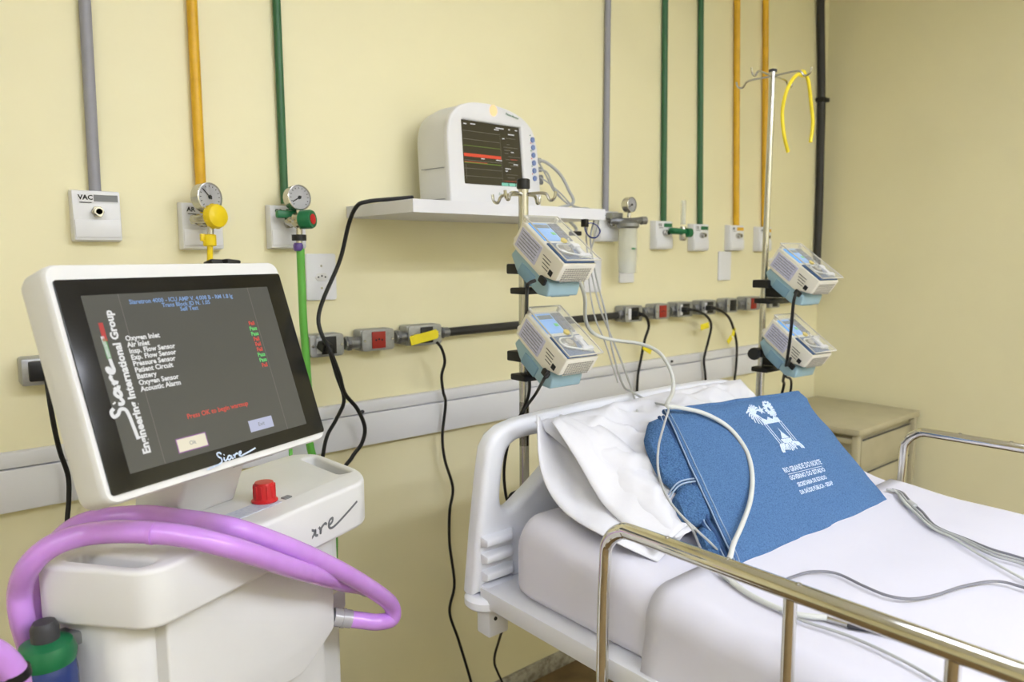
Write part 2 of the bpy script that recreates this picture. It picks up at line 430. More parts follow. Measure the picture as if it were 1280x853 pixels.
def gauge(parent, c, d, r, name='gauge'):
    """round pressure gauge: metal case, white dial, needle; c centre of the face, d facing"""
    M = axis_m(c, d)
    g = obj(name, lt([(0, -.028), (r * .8, -.028), (r, -.022), (r, .002), (r * .93, .003), (r * .9, 0), (0, 0)], M, 28), steel_m, parent)
    obj('dial', lt([(0, .0004), (r * .9, .0004)], M, 28), white_m, g)
    b = B()
    for k in range(13):
        a = R(225 - 270 * k / 12); rr = r * .8
        ribbon(b, [(rr * math.cos(a), rr * math.sin(a)), (rr * .86 * math.cos(a), rr * .86 * math.sin(a))], r * .05, M @ T((0, 0, .0012)))
    obj('scale_marks', b, inkb_m, g)
    b = B(); a = R(135) if name == 'gauge' else R(210)
    ribbon(b, [(-r * .2 * math.cos(a), -r * .2 * math.sin(a)), (r * .72 * math.cos(a), r * .72 * math.sin(a))], r * .08, M @ T((0, 0, .0016)))
    lathe(b, [(0, .001), (r * .14, .001), (r * .14, .003), (0, .003)], M, 12)
    obj('needle', b, inkb_m, g)
    return g
# yellow air regulator
p0 = WY(262, 272, -.085); base = Vector((GO2.location.x, -.03, GO2.location.z))
rg = thing('pressure_regulator', 'yellow air regulator with knob and round gauge on the outlet marked AR', 'regulator', p0)
loc = lambda x, y, Y, o=p0: WY(x, y, Y) - o
fd = (.35, -1, .05)
bq = tb([Vector((base.x, -.045, base.z + .008)) - p0, loc(244, 275, -.06), loc(258, 274, -.085)], .009, n=12)
lathe(bq, [(0, 0), (.013, 0), (.013, .014), (0, .014)], axis_m(loc(243, 275, -.05), (.4, -1, 0)), 8)
tube(bq, [loc(262, 272, -.085), loc(262, 262, -.085)], .006, smooth=False)
tube(bq, [loc(263, 272, -.085), loc(263, 300, -.085)], .0075, smooth=False)
obj('body', bq, steel_m, rg)
gauge(rg, loc(262, 246.5, -.09), fd, .0315)
M = axis_m(loc(265, 271, -.09), fd)
kb = obj('knob', lt([(0, 0), (.022, 0), (.026, .004), (.0265, .016), (.024, .022), (.015, .026), (0, .027)], M, 28), yel_m, rg)
b = B()
for k in range(14):
    a = 2 * math.pi * k / 14; box(b, (.0262 * math.cos(a), .0262 * math.sin(a), .010), (.003, .003, .012), .001, 1, M)
obj('knob_ribs', b, yel_m, kb)
obj('hose_nut', lt([(0, 0), (.012, 0), (.0145, .002), (.0145, .024), (.012, .026), (0, .026)], axis_m(loc(262.5, 308, -.085), (0, 0, 1)), 10), yel_m, rg)
box(bq := B(), loc(254, 297, -.085), (.012, .012, .016), .002); obj('side_valve', bq, yel_m, rg)
hp = [WY(262.5, 306, -.085), WY(262.5, 318, -.085), WY(262, 345, -.08), WY(262, 420, -.07), WY(268, 520, -.07), Vector((.62, -.09, .7)), Vector((.58, -.13, .45)), Vector((.50, -.22, .42)), VLoc(.2, .262, .55)]
tag(obj('air_hose', tb(hp, .0065, n=10), yel_m), 'thin yellow air hose dropping from the yellow regulator behind the ventilator screen', 'hose')
# green oxygen regulator
p0 = WY(371, 275, -.085)
rg2 = thing('pressure_regulator', 'green oxygen regulator with red-centred knob and round gauge above the green hose', 'regulator', p0)
loc = lambda x, y, Y, o=p0: WY(x, y, Y) - o
base = Vector((GO3.location.x, -.03, GO3.location.z))
bq = tb([Vector((base.x, -.045, base.z + .008)) - p0, loc(360, 276, -.065), loc(372, 275, -.085)], .009, n=12)
tube(bq, [loc(373, 272, -.085), loc(373, 262, -.085)], .006, smooth=False)
tube(bq, [loc(374, 275, -.085), loc(374, 305, -.085)], .0075, smooth=False)
lathe(bq, [(0, 0), (.016, 0), (.018, .003), (.018, .016), (0, .016)], axis_m(loc(368, 276, -.08), (.75, -1, .05)), 20)
obj('body', bq, steel_m, rg2)
g = gauge(rg2, loc(374, 247, -.088), (.1, -1, .1), .030, 'round_gauge')
obj('back_fitting', bx(loc(358, 268, -.06), (.05, .016, .018), .004), green_m, rg2)
fd = (.75, -1, .06); M = axis_m(loc(376, 275, -.095), fd)
obj('knob', lt([(0, 0), (.019, 0), (.022, .003), (.0225, .026), (.020, .031), (0, .031)], M, 24), green_m, rg2)
obj('knob_cap', lt([(0, .0305), (.012, .0305), (.012, .0325), (0, .033)], M, 20), red_m, rg2)
obj('collar', lt([(0, 0), (.017, 0), (.017, .014), (0, .014)], axis_m(loc(374, 301, -.085), (0, 0, 1)), 14), black_m, rg2)
obj('hose_nut', lt([(0, 0), (.009, 0), (.0115, .004), (.0115, .014), (.009, .019), (0, .019)], axis_m(loc(373, 314, -.085), (0, 0, 1)), 12), purp_m, rg2)
tag(obj('oxygen_hose', tb([WY(375.5, 311, -.085), WY(377, 350, -.085), WY(379, 400, -.085), WY(382, 440, -.08), WY(386, 500, -.08), WY(388, 560, -.08), Vector((.80, -.1, .75)), Vector((.74, -.14, .4)), Vector((.68, -.16, .42)), Vector((.60, -.22, .55)), VLoc(.35, .262, .62)], .0095, n=12), hose_m),
    'green oxygen hose hanging from the green regulator down past the screen', 'hose')
# suction jar
p0 = WY(786, 276, -.085)
su = thing('suction_jar', 'wall suction unit with a clear cylindrical jar, grey lid and small gauge', 'suction jar', p0)
loc = lambda x, y, Y, o=p0: WY(x, y, Y) - o
b = lt([(0, -.002), (.033, -.002), (.038, .004), (.038, .014), (.030, .024), (.014, .028), (0, .028)], axis_m(loc(785, 285, -.085), (0, 0, 1)), 28)
tube(b, [loc(763, 276, -.05), loc(785, 277, -.085), loc(805, 275, -.09)], .0115, n=12)
box(b, loc(768, 270, -.055), (.055, .03, .02), .003)
lathe(b, [(0, 0), (.014, 0), (.014, .02), (0, .02)], axis_m(loc(801, 276, -.09), (1, -.3, .05)), 14)
obj('lid', b, gal_m, su)
obj('jar', lt([(.031, 0), (.033, -.10), (.030, -.155), (0, -.158), (0, -.154), (.027, -.151), (.030, -.10), (.028, 0)], axis_m(loc(785, 284, -.085), (0, 0, 1)), 28), jar_m, su)
obj('level_mark', bx(loc(792, 311, -.117), (.018, .002, .006), .0005), green_m, su)
b = tb([loc(786, 272, -.085), loc(787, 262, -.085)], .006, smooth=False); obj('gauge_stem', b, steel_m, su)
gauge(su, loc(789.5, 256, -.10), (.05, -1, 0), .0255, 'dial_gauge')
# flowmeter
p0 = WY(853, 291, -.07)
fl = thing('flowmeter', 'green oxygen flowmeter with an upright clear tube between the two oxygen outlets', 'flowmeter', p0)
loc = lambda x, y, Y, o=p0: WY(x, y, Y) - o
b = tb([loc(838, 289, -.045), loc(845, 289, -.07), loc(864, 291, -.085)], .0115, n=12); lathe(b, [(0, 0), (.017, 0), (.017, .02), (0, .02)], axis_m(loc(858, 291, -.085), (1, -.2, 0)), 16)
obj('body', b, green_m, fl)
obj('valve', lt([(0, 0), (.010, 0), (.013, .006), (.013, .034), (.010, .045), (.010, .052), (0, .052)], axis_m(loc(853.5, 301, -.075), (0, 0, 1)), 16), steel_m, fl)
obj('flow_tube', lt([(.0095, 0), (.0095, .085), (.007, .088), (0, .088), (0, .085), (.0065, .083), (.0065, 0)], axis_m(loc(854, 281, -.075), (0, 0, 1)), 16), jar_m, fl)

# ------------------------------------------------------------------ wall plates
def wall_plate(px, py, w, h, label, sock):
    c = WY(px, py, -.006)
    o = thing('wall_plate', label, 'wall plate', (c.x, 0, c.z))
    obj('cover', plate([rrect(-w / 2, -h / 2, w / 2, h / 2, .006)], .008, .002, T((0, -.004, 0)) @ FACE), plate_m, o)
    if sock:
        rc = obj('socket', plate([fillet([(-.019, 0), (-.011, .010), (.011, .010), (.019, 0), (.011, -.010), (-.011, -.010)], .003)], .004, .0008, T((0, -.008, 0)) @ FACE), offw_m, o)
        for dx, dz in ((-.0095, 0), (0, .003), (.0095, 0)):
            obj('pin_hole', cyl((dx, -.0103, dz), (0, -1, 0), .0024, .0004, 10), black_m, rc)
        for dz in (.028, -.028): obj('screw', cyl((0, -.007, dz), (0, -1, 0), .0028, .002, 10), steel_m, o)
    return o
wall_plate(401.5, 346.5, .082, .118, 'white power outlet plate with three pin holes beside the green hose', True)
wall_plate(741, 344, .082, .118, 'blank white wall plate beneath the shelf end behind the cables', False)
wall_plate(783.5, 340, .078, .078, 'small white wall plate just below the suction jar', False)
wall_plate(906, 332.5, .085, .118, 'blank white rounded wall plate below the yellow-striped air outlets', False)

# ------------------------------------------------------------------ conduit boxes and plugs
CD = .055
def conduit_box(px0, px1, py, kind, label, tagw=False):
    a = WY(px0, py, -CD); c = WY(px1, py, -CD); w = c.x - a.x; cx = (a.x + c.x) / 2; cz = (a.z + WY(px1, py, -CD).z) / 2
    o = thing('conduit_box', label, 'conduit box', (cx, 0, cz))
    h = .056
    obj('body', bx((0, -CD / 2 + .004, 0), (w, CD - .012, h), .006, 2), alu_m, o)
    cv = obj('cover', plate([fillet([(-w / 2, -h / 2), (w / 2, -h / 2), (w / 2, h / 2), (-w / 2, h / 2)], .010)], .006, .0012, T((0, -CD + .003, 0)) @ FACE), alu_m, o)
    sm = {'red': sockred_m, 'black': black_m}[kind]
    off = 0 if kind == 'red' else .004
    obj('socket', bx((off, -CD - .0005, 0), (.040, .005, .044), .0012), sm, o)
    for dx in (-.009, 0, .009): obj('pin_hole', cyl((off + dx, -CD - .0029, .002 if dx == 0 else 0), (0, -1, 0), .0026, .0004, 10), inkb_m, o)
    for dx in (-w * .43, w * .43): obj('screw', cyl((dx, -CD, 0), (0, -1, 0), .0035, .002, 10), steel_m, o)
    if tagw: obj('paper_label', bx((-w * .25, -CD - .0008, 0), (.014, .0012, .038)), plate_m, o)
    return o
def fitting(px0, px1, py, label, r=.016, rings=2):
    a = WY(px0, py, -CD / 2 - .004); c = WY(px1, py, -CD / 2 - .004); c.z = a.z; L = c.x - a.x
    o = thing('conduit_fitting', label, 'pipe fitting', a, group='metal conduit couplings')
    obj('sleeve', cyl((0, 0, 0), (1, 0, 0), r, L, 18, .001), gal_m, o)
    for k in range(rings):
        obj('nut', cyl((L * (.12 + .62 * k), 0, 0), (1, 0, 0), r * 1.28, L * .2, 6, .001), gal_m, o)
    return o
B1 = conduit_box(388, 430, 432, 'black', 'metal conduit box with black socket and white label, two cords plugged in', True)
fitting(430, 453, 430, 'galvanised coupling between the plugged box and the first red socket box')
B2 = conduit_box(453, 493, 425, 'red', 'larger metal conduit box with red socket between two black-socket boxes')
fitting(493, 511, 422, 'galvanised coupling between the red socket box and the yellow-tagged box')
B3 = conduit_box(511, 552, 419, 'black', 'metal conduit box with black socket half covered by a yellow tag')
def duct(x0, x1, y0, y1, label, r=.0125):
    a = WY(x0, y0, -CD / 2 - .004); c = WY(x1, y1, -CD / 2 - .004)
    return tag(obj('conduit_run', tb([a, c], r, n=14, smooth=False), pipeb_m), label, 'conduit')
fitting(550, 560, 416, 'galvanised end fitting where the long black conduit leaves the yellow-tagged box', .014, 1)
duct(557, 774, 415.5, 394.5, 'long black conduit running along the wall behind the drip pole')
fitting(771, 783, 394, 'galvanised end fitting where the long black conduit reaches the small boxes', .015, 1)
B4 = conduit_box(782, 803, 392.5, 'black', 'small metal conduit box at the right end of the long black conduit, cord plugged in', True)
fitting(803, 820, 391, 'galvanised coupling just before the small red socket box near the suction jar')
B5 = conduit_box(820, 837, 389.5, 'red', 'small metal conduit box with red socket near the suction jar')
fitting(837, 848, 388.5, 'galvanised coupling just after the small red socket box near the suction jar')
B6 = conduit_box(847, 866, 387, 'black', 'small metal conduit box below the empty oxygen outlet, tagged cord plugged in', True)
fitting(866, 878, 386, 'galvanised coupling between the two small boxes with tagged cords')
B7 = conduit_box(878, 895, 384.5, 'black', 'small metal conduit box below the blank plate, tagged cord plugged in', True)
fitting(895, 909, 383.5, 'galvanised coupling between the last tagged cord and the empty black socket')
B8 = conduit_box(909, 922, 382, 'black', 'small metal conduit box with an empty black socket')
fitting(922, 934, 381, 'galvanised coupling between the empty black socket and the last red socket')
B9 = conduit_box(934, 950, 379.5, 'red', 'small metal conduit box with red socket beside the tall drip pole')
fitting(950, 962, 378.5, 'galvanised coupling behind the tall drip pole')
B10 = conduit_box(962, 975, 377, 'black', 'small metal conduit box partly hidden by the tall drip pole')
duct(975, 1017, 376.5, 372.5, 'short black conduit running from the last box into the room corner')
cb = WY(45, 465, -.05)
o = thing('conduit_box', 'metal conduit box with black socket half hidden by the ventilator screen', 'conduit box', (cb.x + .02, 0, cb.z))
obj('body', bx((0, -.025, 0), (.09, .05, .056), .006), alu_m, o); obj('cover', bx((0, -.052, 0), (.088, .006, .052), .002), alu_m, o)
obj('socket', bx((-.015, -.058, .002), (.036, .012, .04), .003), black_m, o); obj('screw', cyl((.035, -.054, 0), (0, -1, 0), .0035, .003, 8), steel_m, o)

def cord(name, pts, r, m, label, cat='cord', group=None, plug=None, n=8, sub=8, tags=()):
    P = [Vector(p) for p in pts]
    o = thing(name, label, cat, P[0], group=group)
    L = [p - P[0] for p in P]
    obj('lead', tb(L, r, n=n, sub=sub), m, o)
    if plug:
        d, s = plug
        M = axis_m(Vector((0, 0, 0)), d)
        b = B(); box(b, (0, 0, -.004), (.030 * s, .022 * s, .026 * s), .004 * s, 2, M); lathe(b, [(0, .008 * s), (.009 * s, .008 * s), (.005 * s, .026 * s), (0, .026 * s)], M, 10)
        obj('plug', b, black_m, o)
    for (c, sz, rot) in tags:
        obj('tag', bx((0, 0, 0), sz, .0008, 1, T(Vector(c) - P[0]) @ Euler(rot).to_matrix().to_4x4()), tag_m, o)
    return o
Y = WY
cord('power_cord', [Y(407, 434, -.075), Y(412, 440, -.10), Y(421, 470, -.10), Y(430, 500, -.09), Y(420, 525, -.08), Y(408, 548, -.08), Y(400, 590, -.08), Y(385, 650, -.09), Vector((.66, -.14, .5)), Vector((.62, -.14, .2)), Vector((.60, -.15, .05)), Vector((.54, -.22, .006))], .0048, cord_m,
     'black cord from the labelled box curling left behind the ventilator', plug=((.25, -1, -.5), 1))
cord('power_cord', [Y(516, 247, -.135), Y(490, 249, -.13), Y(460, 252, -.13), Y(446, 258, -.12), Y(436, 280, -.09), Y(425, 325, -.07), Y(405, 372, -.06), Y(398, 398, -.06), Y(402, 418, -.075), Y(412, 437, -.103), Y(424, 468, -.105), Y(431, 492, -.10), Y(447, 512, -.09), Y(456, 535, -.08), Y(452, 555, -.08), Y(440, 572, -.08), Y(420, 610, -.09), Vector((.74, -.12, .6)), Vector((.70, -.12, .3)), Vector((.68, -.13, .05)), Vector((.62, -.20, .006))], .0052, cord_m,
     'black cord draped from the monitor over the shelf end and down the wall')
cord('power_cord', [Y(546, 428, -.078), Y(552, 436, -.09), Y(556, 452, -.07), Y(552, 470, -.05), Y(554, 490, -.045), Y(557, 505, -.045), Y(553, 545, -.04), Y(556, 575, -.04), Y(566, 610, -.035), Y(562, 640, -.035), Y(562, 680, -.035), Y(568, 730, -.035), Y(562, 765, -.035), Y(573, 800, -.035), Y(588, 850, -.035), Y(590, 866, -.035), Vector((1.30, -.05, .012)), Vector((1.30, -.12, .006))], .0042, cord_m,
     'long black cord hanging from the box with the yellow tag to the floor', tags=[(Y(530, 422, -.068), (.088, .003, .026), (0, R(-9), 0)), (Y(533, 420, -.064), (.080, .003, .018), (0, R(-4), 0))])
cord('power_cord', [Y(797, 393, -.07), Y(807, 396, -.08), Y(811, 408, -.06), Y(806, 425, -.05), Y(801, 450, -.04), Y(797, 475, -.04), Y(796, 530, -.04), Vector((2.05, -.04, .4)), Vector((2.05, -.05, .05)), Vector((2.00, -.12, .006))], .005, cord_m,
     'black cord with low yellow tag hanging at the end of the long conduit', plug=((.3, -1, 0), .9), tags=[(Y(809, 437, -.05), (.05, .002, .02), (0, R(28), 0))])
cord('power_cord', [Y(858, 387, -.07), Y(872, 389, -.085), Y(884, 396, -.075), Y(889, 408, -.06), Y(885, 428, -.05), Y(880, 450, -.04), Y(882, 475, -.04), Y(882, 530, -.04), Vector((2.48, -.04, .4)), Vector((2.48, -.05, .05)), Vector((2.43, -.12, .006))], .005, cord_m,
     'black cord with flag-like yellow tag hanging below the oxygen outlets', plug=((.3, -1, 0), .9), tags=[(Y(881, 408, -.065), (.055, .002, .024), (0, R(-8), 0))])
cord('power_cord', [Y(888, 385, -.07), Y(900, 388, -.085), Y(911, 397, -.075), Y(917, 412, -.06), Y(921, 432, -.05), Y(920, 460, -.04), Y(918, 480, -.04), Y(918, 530, -.04), Vector((2.7, -.04, .4)), Vector((2.7, -.05, .05)), Vector((2.65, -.12, .006))], .005, cord_m,
     'black cord with knotted yellow tag hanging below the blank wall plate', plug=((.3, -1, 0), .9), tags=[(Y(917, 415, -.062), (.02, .002, .036), (0, R(20), 0)), (Y(912, 425, -.06), (.036, .002, .022), (0, R(-40), 0))])

# ------------------------------------------------------------------ shelf and monitor
SH_X0, SH_X1, SH_D, SH_Z0, SH_Z1 = .914, 1.552, .318, 1.526, 1.556
sh = thing('wall_shelf', 'white laminate wall shelf carrying the patient monitor', 'shelf', ((SH_X0 + SH_X1) / 2, 0, SH_Z0))
obj('board', bx((0, -SH_D / 2, .015), (SH_X1 - SH_X0, SH_D, .030), .0008, 1), lam_m, sh)
obj('edge_band', bx((0, -SH_D - .0005, .015), (SH_X1 - SH_X0, .001, .030)), lam_m, sh)
MO = Vector((1.278, -.152, SH_Z1)); MYAW = R(9)
mon = thing('patient_monitor', 'white bedside patient monitor with dark screen and rounded top on the shelf', 'monitor', MO, (0, 0, MYAW))
Mm = T(MO) @ RZ(MYAW); Mi = Mm.inverted()
mn = Mm.to_3x3() @ Vector((0, -1, 0))
def mp(x, y): q = Mi @ WP(x, y, MO, mn); return (q.x, q.z)
outl = [mp(561, 250), mp(558.5, 205), mp(556.5, 165), mp(559, 146), mp(570, 132), mp(588, 127.5), mp(612, 130.5), mp(635, 138.5), mp(652, 149), mp(664, 164), mp(669.5, 190), mp(672, 225), mp(674, 256)]
zb = 0.0
outl = [(x, max(z, 0)) for x, z in outl]; outl[0] = (outl[0][0], 0); outl[-1] = (outl[-1][0], 0)
holes = [mp(574, 149), mp(648, 160), mp(653.5, 234.5), mp(579, 229.5)]
hl = fillet(holes[::-1], .004)
ol = fillet(outl[::-1], [.012] + [.03] * 11 + [.012])
dep = .128
obj('front_frame', plate([ol, hl], .018, .005, FACE), white_m, mon)
cx_ = sum(p[0] for p in outl) / len(outl); cz_ = .13
sm = [(cx_ + (p[0] - cx_) * .985, cz_ + (p[1] - cz_) * .985) for p in ol]
sm2 = [(cx_ + (p[0] - cx_) * .93, max(.0, cz_ + (p[1] - cz_) * .93)) for p in ol]
secs = [[(x, .006, max(z, 0)) for x, z in sm], [(x, dep * .55, max(z, 0)) for x, z in sm], [(x, dep * .93, max(z, 0)) for x, z in sm2], [(cx_ + (x - cx_) * .96, dep, max(.004, z * .985)) for x, z in sm2]]
obj('case', loft(secs), offw_m, mon)
b = B()
xl = min(p[0] for p in sm)
for z in (.018, .098): box(b, (xl + .003, .055, z), (.006, .085, .0012))
obj('side_seam', b, grey_m, mon)
obj('foot', bx((cx_ - .09, .06, .003), (.02, .02, .006)), black_m, mon)
SX0, SZ0 = holes[3]; SX1, SZ1 = holes[1]
Ms = T((0, -.003, 0)) @ FACE
sc = obj('screen', plate([fillet([holes[3], holes[2], holes[1], holes[0]], .002)], .004, 0, T((0, .0005, 0)) @ FACE), scr2_m, mon)
hh = [Vector(h) for h in holes]   # TL TR BR BL
def sp(u, v): q = (hh[0] * (1 - u) + hh[1] * u) * (1 - v) + (hh[3] * (1 - u) + hh[2] * u) * v; return (q.x, -.0022, q.y)
def squad(bm, u0, v0, u1, v1):
    bm.faces.new([bm.verts.new(sp(*q)) for q in ((u0, v1), (u1, v1), (u1, v0), (u0, v0))]); return bm
obj('pressure_bar', squad(B(), .03, .515, .64, .565), e_bar, sc)
b = B()
for v in (.16, .29, .62, .75, .87): squad(b, .03, v, .63, v + .006)
squad(b, .05, .68, .055, .92); squad(b, .64, .14, .643, .96)
for k in range(14): squad(b, .68 + random.random() * .2, .2 + .05 * k, .70 + .02 + random.random() * .1 + .18, .206 + .05 * k) if k % 3 == 0 else squad(b, .70 + random.random() * .1, .2 + .05 * k, .76 + random.random() * .12, .208 + .05 * k)
obj('trace_lines', b, e_dim, sc)
b = B(); squad(b, .03, .39, .63, .398); squad(b, .03, .655, .63, .668); obj('green_trace', b, e_olive, sc)
b = B(); squad(b, .03, .645, .4, .652); squad(b, .80, .545, .93, .551); squad(b, .67, .91, .95, .915); obj('red_trace', b, e_red, sc)
b = B()
for u, v, w in ((.05, .05, .05), (.16, .04, .08), (.58, .05, .14), (.55, .08, .08), (.80, .05, .03), (.92, .05, .04), (.79, .13, .11), (.30, .575, .06), (.55, .575, .1), (.68, .21, .04), (.82, .42, .05), (.70, .70, .1), (.85, .62, .08), (.70, .74, .04)): squad(b, u, v, u + w, v + .014)
obj('readouts', b, e_white, sc)
for k in range(3): obj('soft_key', squad(B(), .62 + .125 * k, .945, .735 + .125 * k, .995), e_mint, sc)
for k in range(6):
    q = mp(662.2 + k * .55, 175.5 + 9.6 * k)
    kn = obj('button', lt([(0, 0), (.0075, 0), (.008, .001), (.0075, .004), (0, .0045)], axis_m((q[0], -.009, q[1]), (0, -1, 0)), 14), mat('button_blue', (120, 140, 190), .4), mon)
    obj('button_mark', cyl((q[0] - .009, -.0092, q[1] + .012), (0, -1, 0), .002, .0004, 8), [green_m, red_m][k % 2], mon)
q = mp(613.5, 139); obj('alarm_lamp', lt([(0, 0), (.015, 0), (.013, .003), (0, .0035)], axis_m((q[0], -.0088, q[1]), (0, -1, 0)), 20), e_orange, mon)
q = mp(637, 146); t = put_text(B(), 'Patient Monitor', .0085, T((q[0], -.0098, q[1])) @ RY(R(7)) @ FACE, bold=.0002)
q = mp(622, 243); put_text(t, 'Eo', .010, T((q[0], -.0098, max(q[1], .012))) @ FACE)
obj('lettering', t, green_m, mon)
b = B()
for x, y in ((671, 201), (672, 212), (673, 222), (673, 228)):
    q = Mi @ WP(x, y, MO + mn * (-.05), mn); lathe(b, [(0, -.02), (.008, -.02), (.008, .015), (0, .015)], axis_m(q, (1, 0, .1)), 10)
obj('sockets', b, grey_m, mon)
# monitor cables
GC = 'leads coming from the side of the patient monitor'
cord('monitor_cable', [Y(672, 200, -.13), Y(684, 204, -.13), Y(700, 218, -.14), Y(711, 238, -.16), Y(716, 254, -.17), Vector((1.50, -.16, SH_Z1 + .006)), Vector((1.562, -.12, SH_Z1 + .002)), Y(719, 284, -.17 + .1), Y(719, 292, -.08)], .0048, cable_m, 'thick grey monitor cable arching over the back of the shelf', 'cable')
cord('monitor_cable', [Y(673, 202, -.13), Y(683, 220, -.135), Y(692, 238, -.15), Y(705, 251, -.16), Y(716, 257, -.17), Vector((1.53, -.21, SH_Z1 + .004)), Vector((1.556, -.24, SH_Z1 - .02)), Y(733, 300, -.28), Y(736, 325, -.30), Y(750, 385, -.34), Y(768, 430, -.42), Y(788, 482, -.60), Y(795, 507, -.70), Y(797, 519, -.76)], .0026, cable_m, 'thin grey monitor lead hanging from the shelf onto the pillow', 'cable')
cord('monitor_cable', [Y(674, 212, -.13), Y(684, 216, -.14), Y(693, 236, -.155), Y(706, 252, -.165), Y(718, 258, -.18), Vector((1.54, -.24, SH_Z1 + .004)), Vector((1.557, -.27, SH_Z1 - .02)), Y(738, 300, -.30), Y(745, 345, -.32), Y(757, 392, -.36), Y(766, 440, -.45), Y(778, 480, -.6), Y(790, 490, -.66), Y(812, 502, -.72), Y(832, 507, -.80)], .0026, cable_m, 'thin grey monitor lead sweeping across the pillow towards the blue pouch', 'cable')
cord('monitor_cable', [Y(675, 222, -.13), Y(686, 229, -.14), Y(702, 243, -.15), Y(718, 259, -.19), Vector((1.545, -.26, SH_Z1 + .005)), Vector((1.558, -.29, SH_Z1 - .02)), Y(736, 330, -.32), Y(742, 390, -.36), Y(757, 430, -.42), Y(772, 478, -.58)], .0022, cable_m, 'thinnest grey monitor lead falling behind the pillow', 'cable')
st = thing('cable_strap', 'blue hook strap looped round the cables under the shelf end', 'strap', Y(738, 283, -.32))
o0 = Y(738, 283, -.32)
obj('band', tb([Y(732, 280, -.32) - o0, Y(740, 279, -.33) - o0, Y(747, 283, -.34) - o0, Y(750, 290, -.34) - o0, Y(745, 297, -.34) - o0, Y(737, 296, -.33) - o0, Y(732, 289, -.32) - o0, Y(731, 281, -.32) - o0], .005, n=8, sy=.3), strap_m, st)
obj('buckle', bx(Y(731, 279, -.32) - o0, (.012, .02, .022), .002), black_m, st)
cl = bx(Y(719, 292, -.09), (.03, .03, .014), .003); tag(obj('cable_clip', cl, black_m), 'small black clip holding the thick cable below the shelf', 'clip')

# ------------------------------------------------------------------ supports and infusion pump builder
def drip_pole(x, y, ztop, label, lean=0, hooks=4, hr=.07, ax=0, cap=.02, rot=0):
    o = thing('drip_pole', label, 'drip pole', (x, y, 0), (0, lean, 0))
    obj('pole', cyl((0, 0, .66), (0, 0, 1), .011, .44, 18), steel_m, o)
    obj('upper_pole', cyl((0, 0, 1.0), (0, 0, 1), .0085 if cap < .015 else .011, ztop - 1.0, 18), steel_m, o)
    if cap > .015: obj('cap', cyl((0, 0, ztop), (0, 0, 1), .0145, .022, 18, .002), black_m, o)
    else: obj('cap', lt([(0, 0), (.011, 0), (.011, .006), (0, .01)], T((0, 0, ztop)), 16), dark_m, o)
    for k in range(hooks):
        a = rot + k * 2 * math.pi / hooks
        c, s = math.cos(a), math.sin(a)
        L = hr
        pts = [(0, 0, ztop - .012), (L * .35 * c, L * .35 * s, ztop - .010), (L * .72 * c, L * .72 * s, ztop - .012), (L * .86 * c, L * .86 * s, ztop - .026), (L * 1.0 * c, L * 1.0 * s, ztop - .022), (L * 1.05 * c, L * 1.05 * s, ztop - .008)]
        obj('hook', tb(pts, .0035 if hr < .1 else .0028, n=8), steel_m, o)
    obj('socket', cyl((0, 0, .64), (0, 0, 1), .017, .10, 18, .002), bedw_m, o)
    obj('mounting_arm', bx((ax, -.07, .70), (.03 + 2 * abs(ax), .14, .026), .003), bedw_m, o)
    return o
P1 = Vector((1.062, -.53, 0)); P2 = Vector((1.872, -.63, 0))
z1 = CAM.z + (Y(657.5, 237, P1.y).z - CAM.z)
drip_pole(P1.x, P1.y, z1, 'short steel drip pole with black cap and four hooks in front of the shelf', 0, 4, .075, rot=R(20))
z2 = Y(966, 90, P2.y).z
q = Y(966, 90, P2.y); q2 = Y(950, 480, P2.y); lean = math.atan2(q.x - q2.x, q.z - q2.z)
xb = q2.x - (q2.z) * math.tan(lean)
drip_pole(xb, P2.y, z2 / math.cos(lean), 'tall steel drip pole with long wire hooks near the room corner', lean, 4, .105, ax=-.05, cap=.01, rot=R(2))
# tourniquet
hk = Y(1003, 92, P2.y - .01)
tq = thing('tourniquet', 'yellow elastic tube looped over the hook of the tall drip pole', 'tourniquet', hk)
qq = lambda x, y, dy=0: Y(x, y, P2.y - .01 + dy) - hk
obj('tails', tb([qq(985, 190), qq(980, 168), qq(978, 140, .01), qq(983, 115), qq(992, 98), qq(1003, 91), qq(1010, 100), qq(1014, 130), qq(1016, 155), qq(1013, 178)], .0052, n=10), band_m, tq)
b = B()
bmesh.ops.create_icosphere(b, subdivisions=2, radius=.012); bmesh.ops.scale(b, verts=b.verts[:], vec=(1.1, .9, .9))
obj('knot', b, band_m, tq)

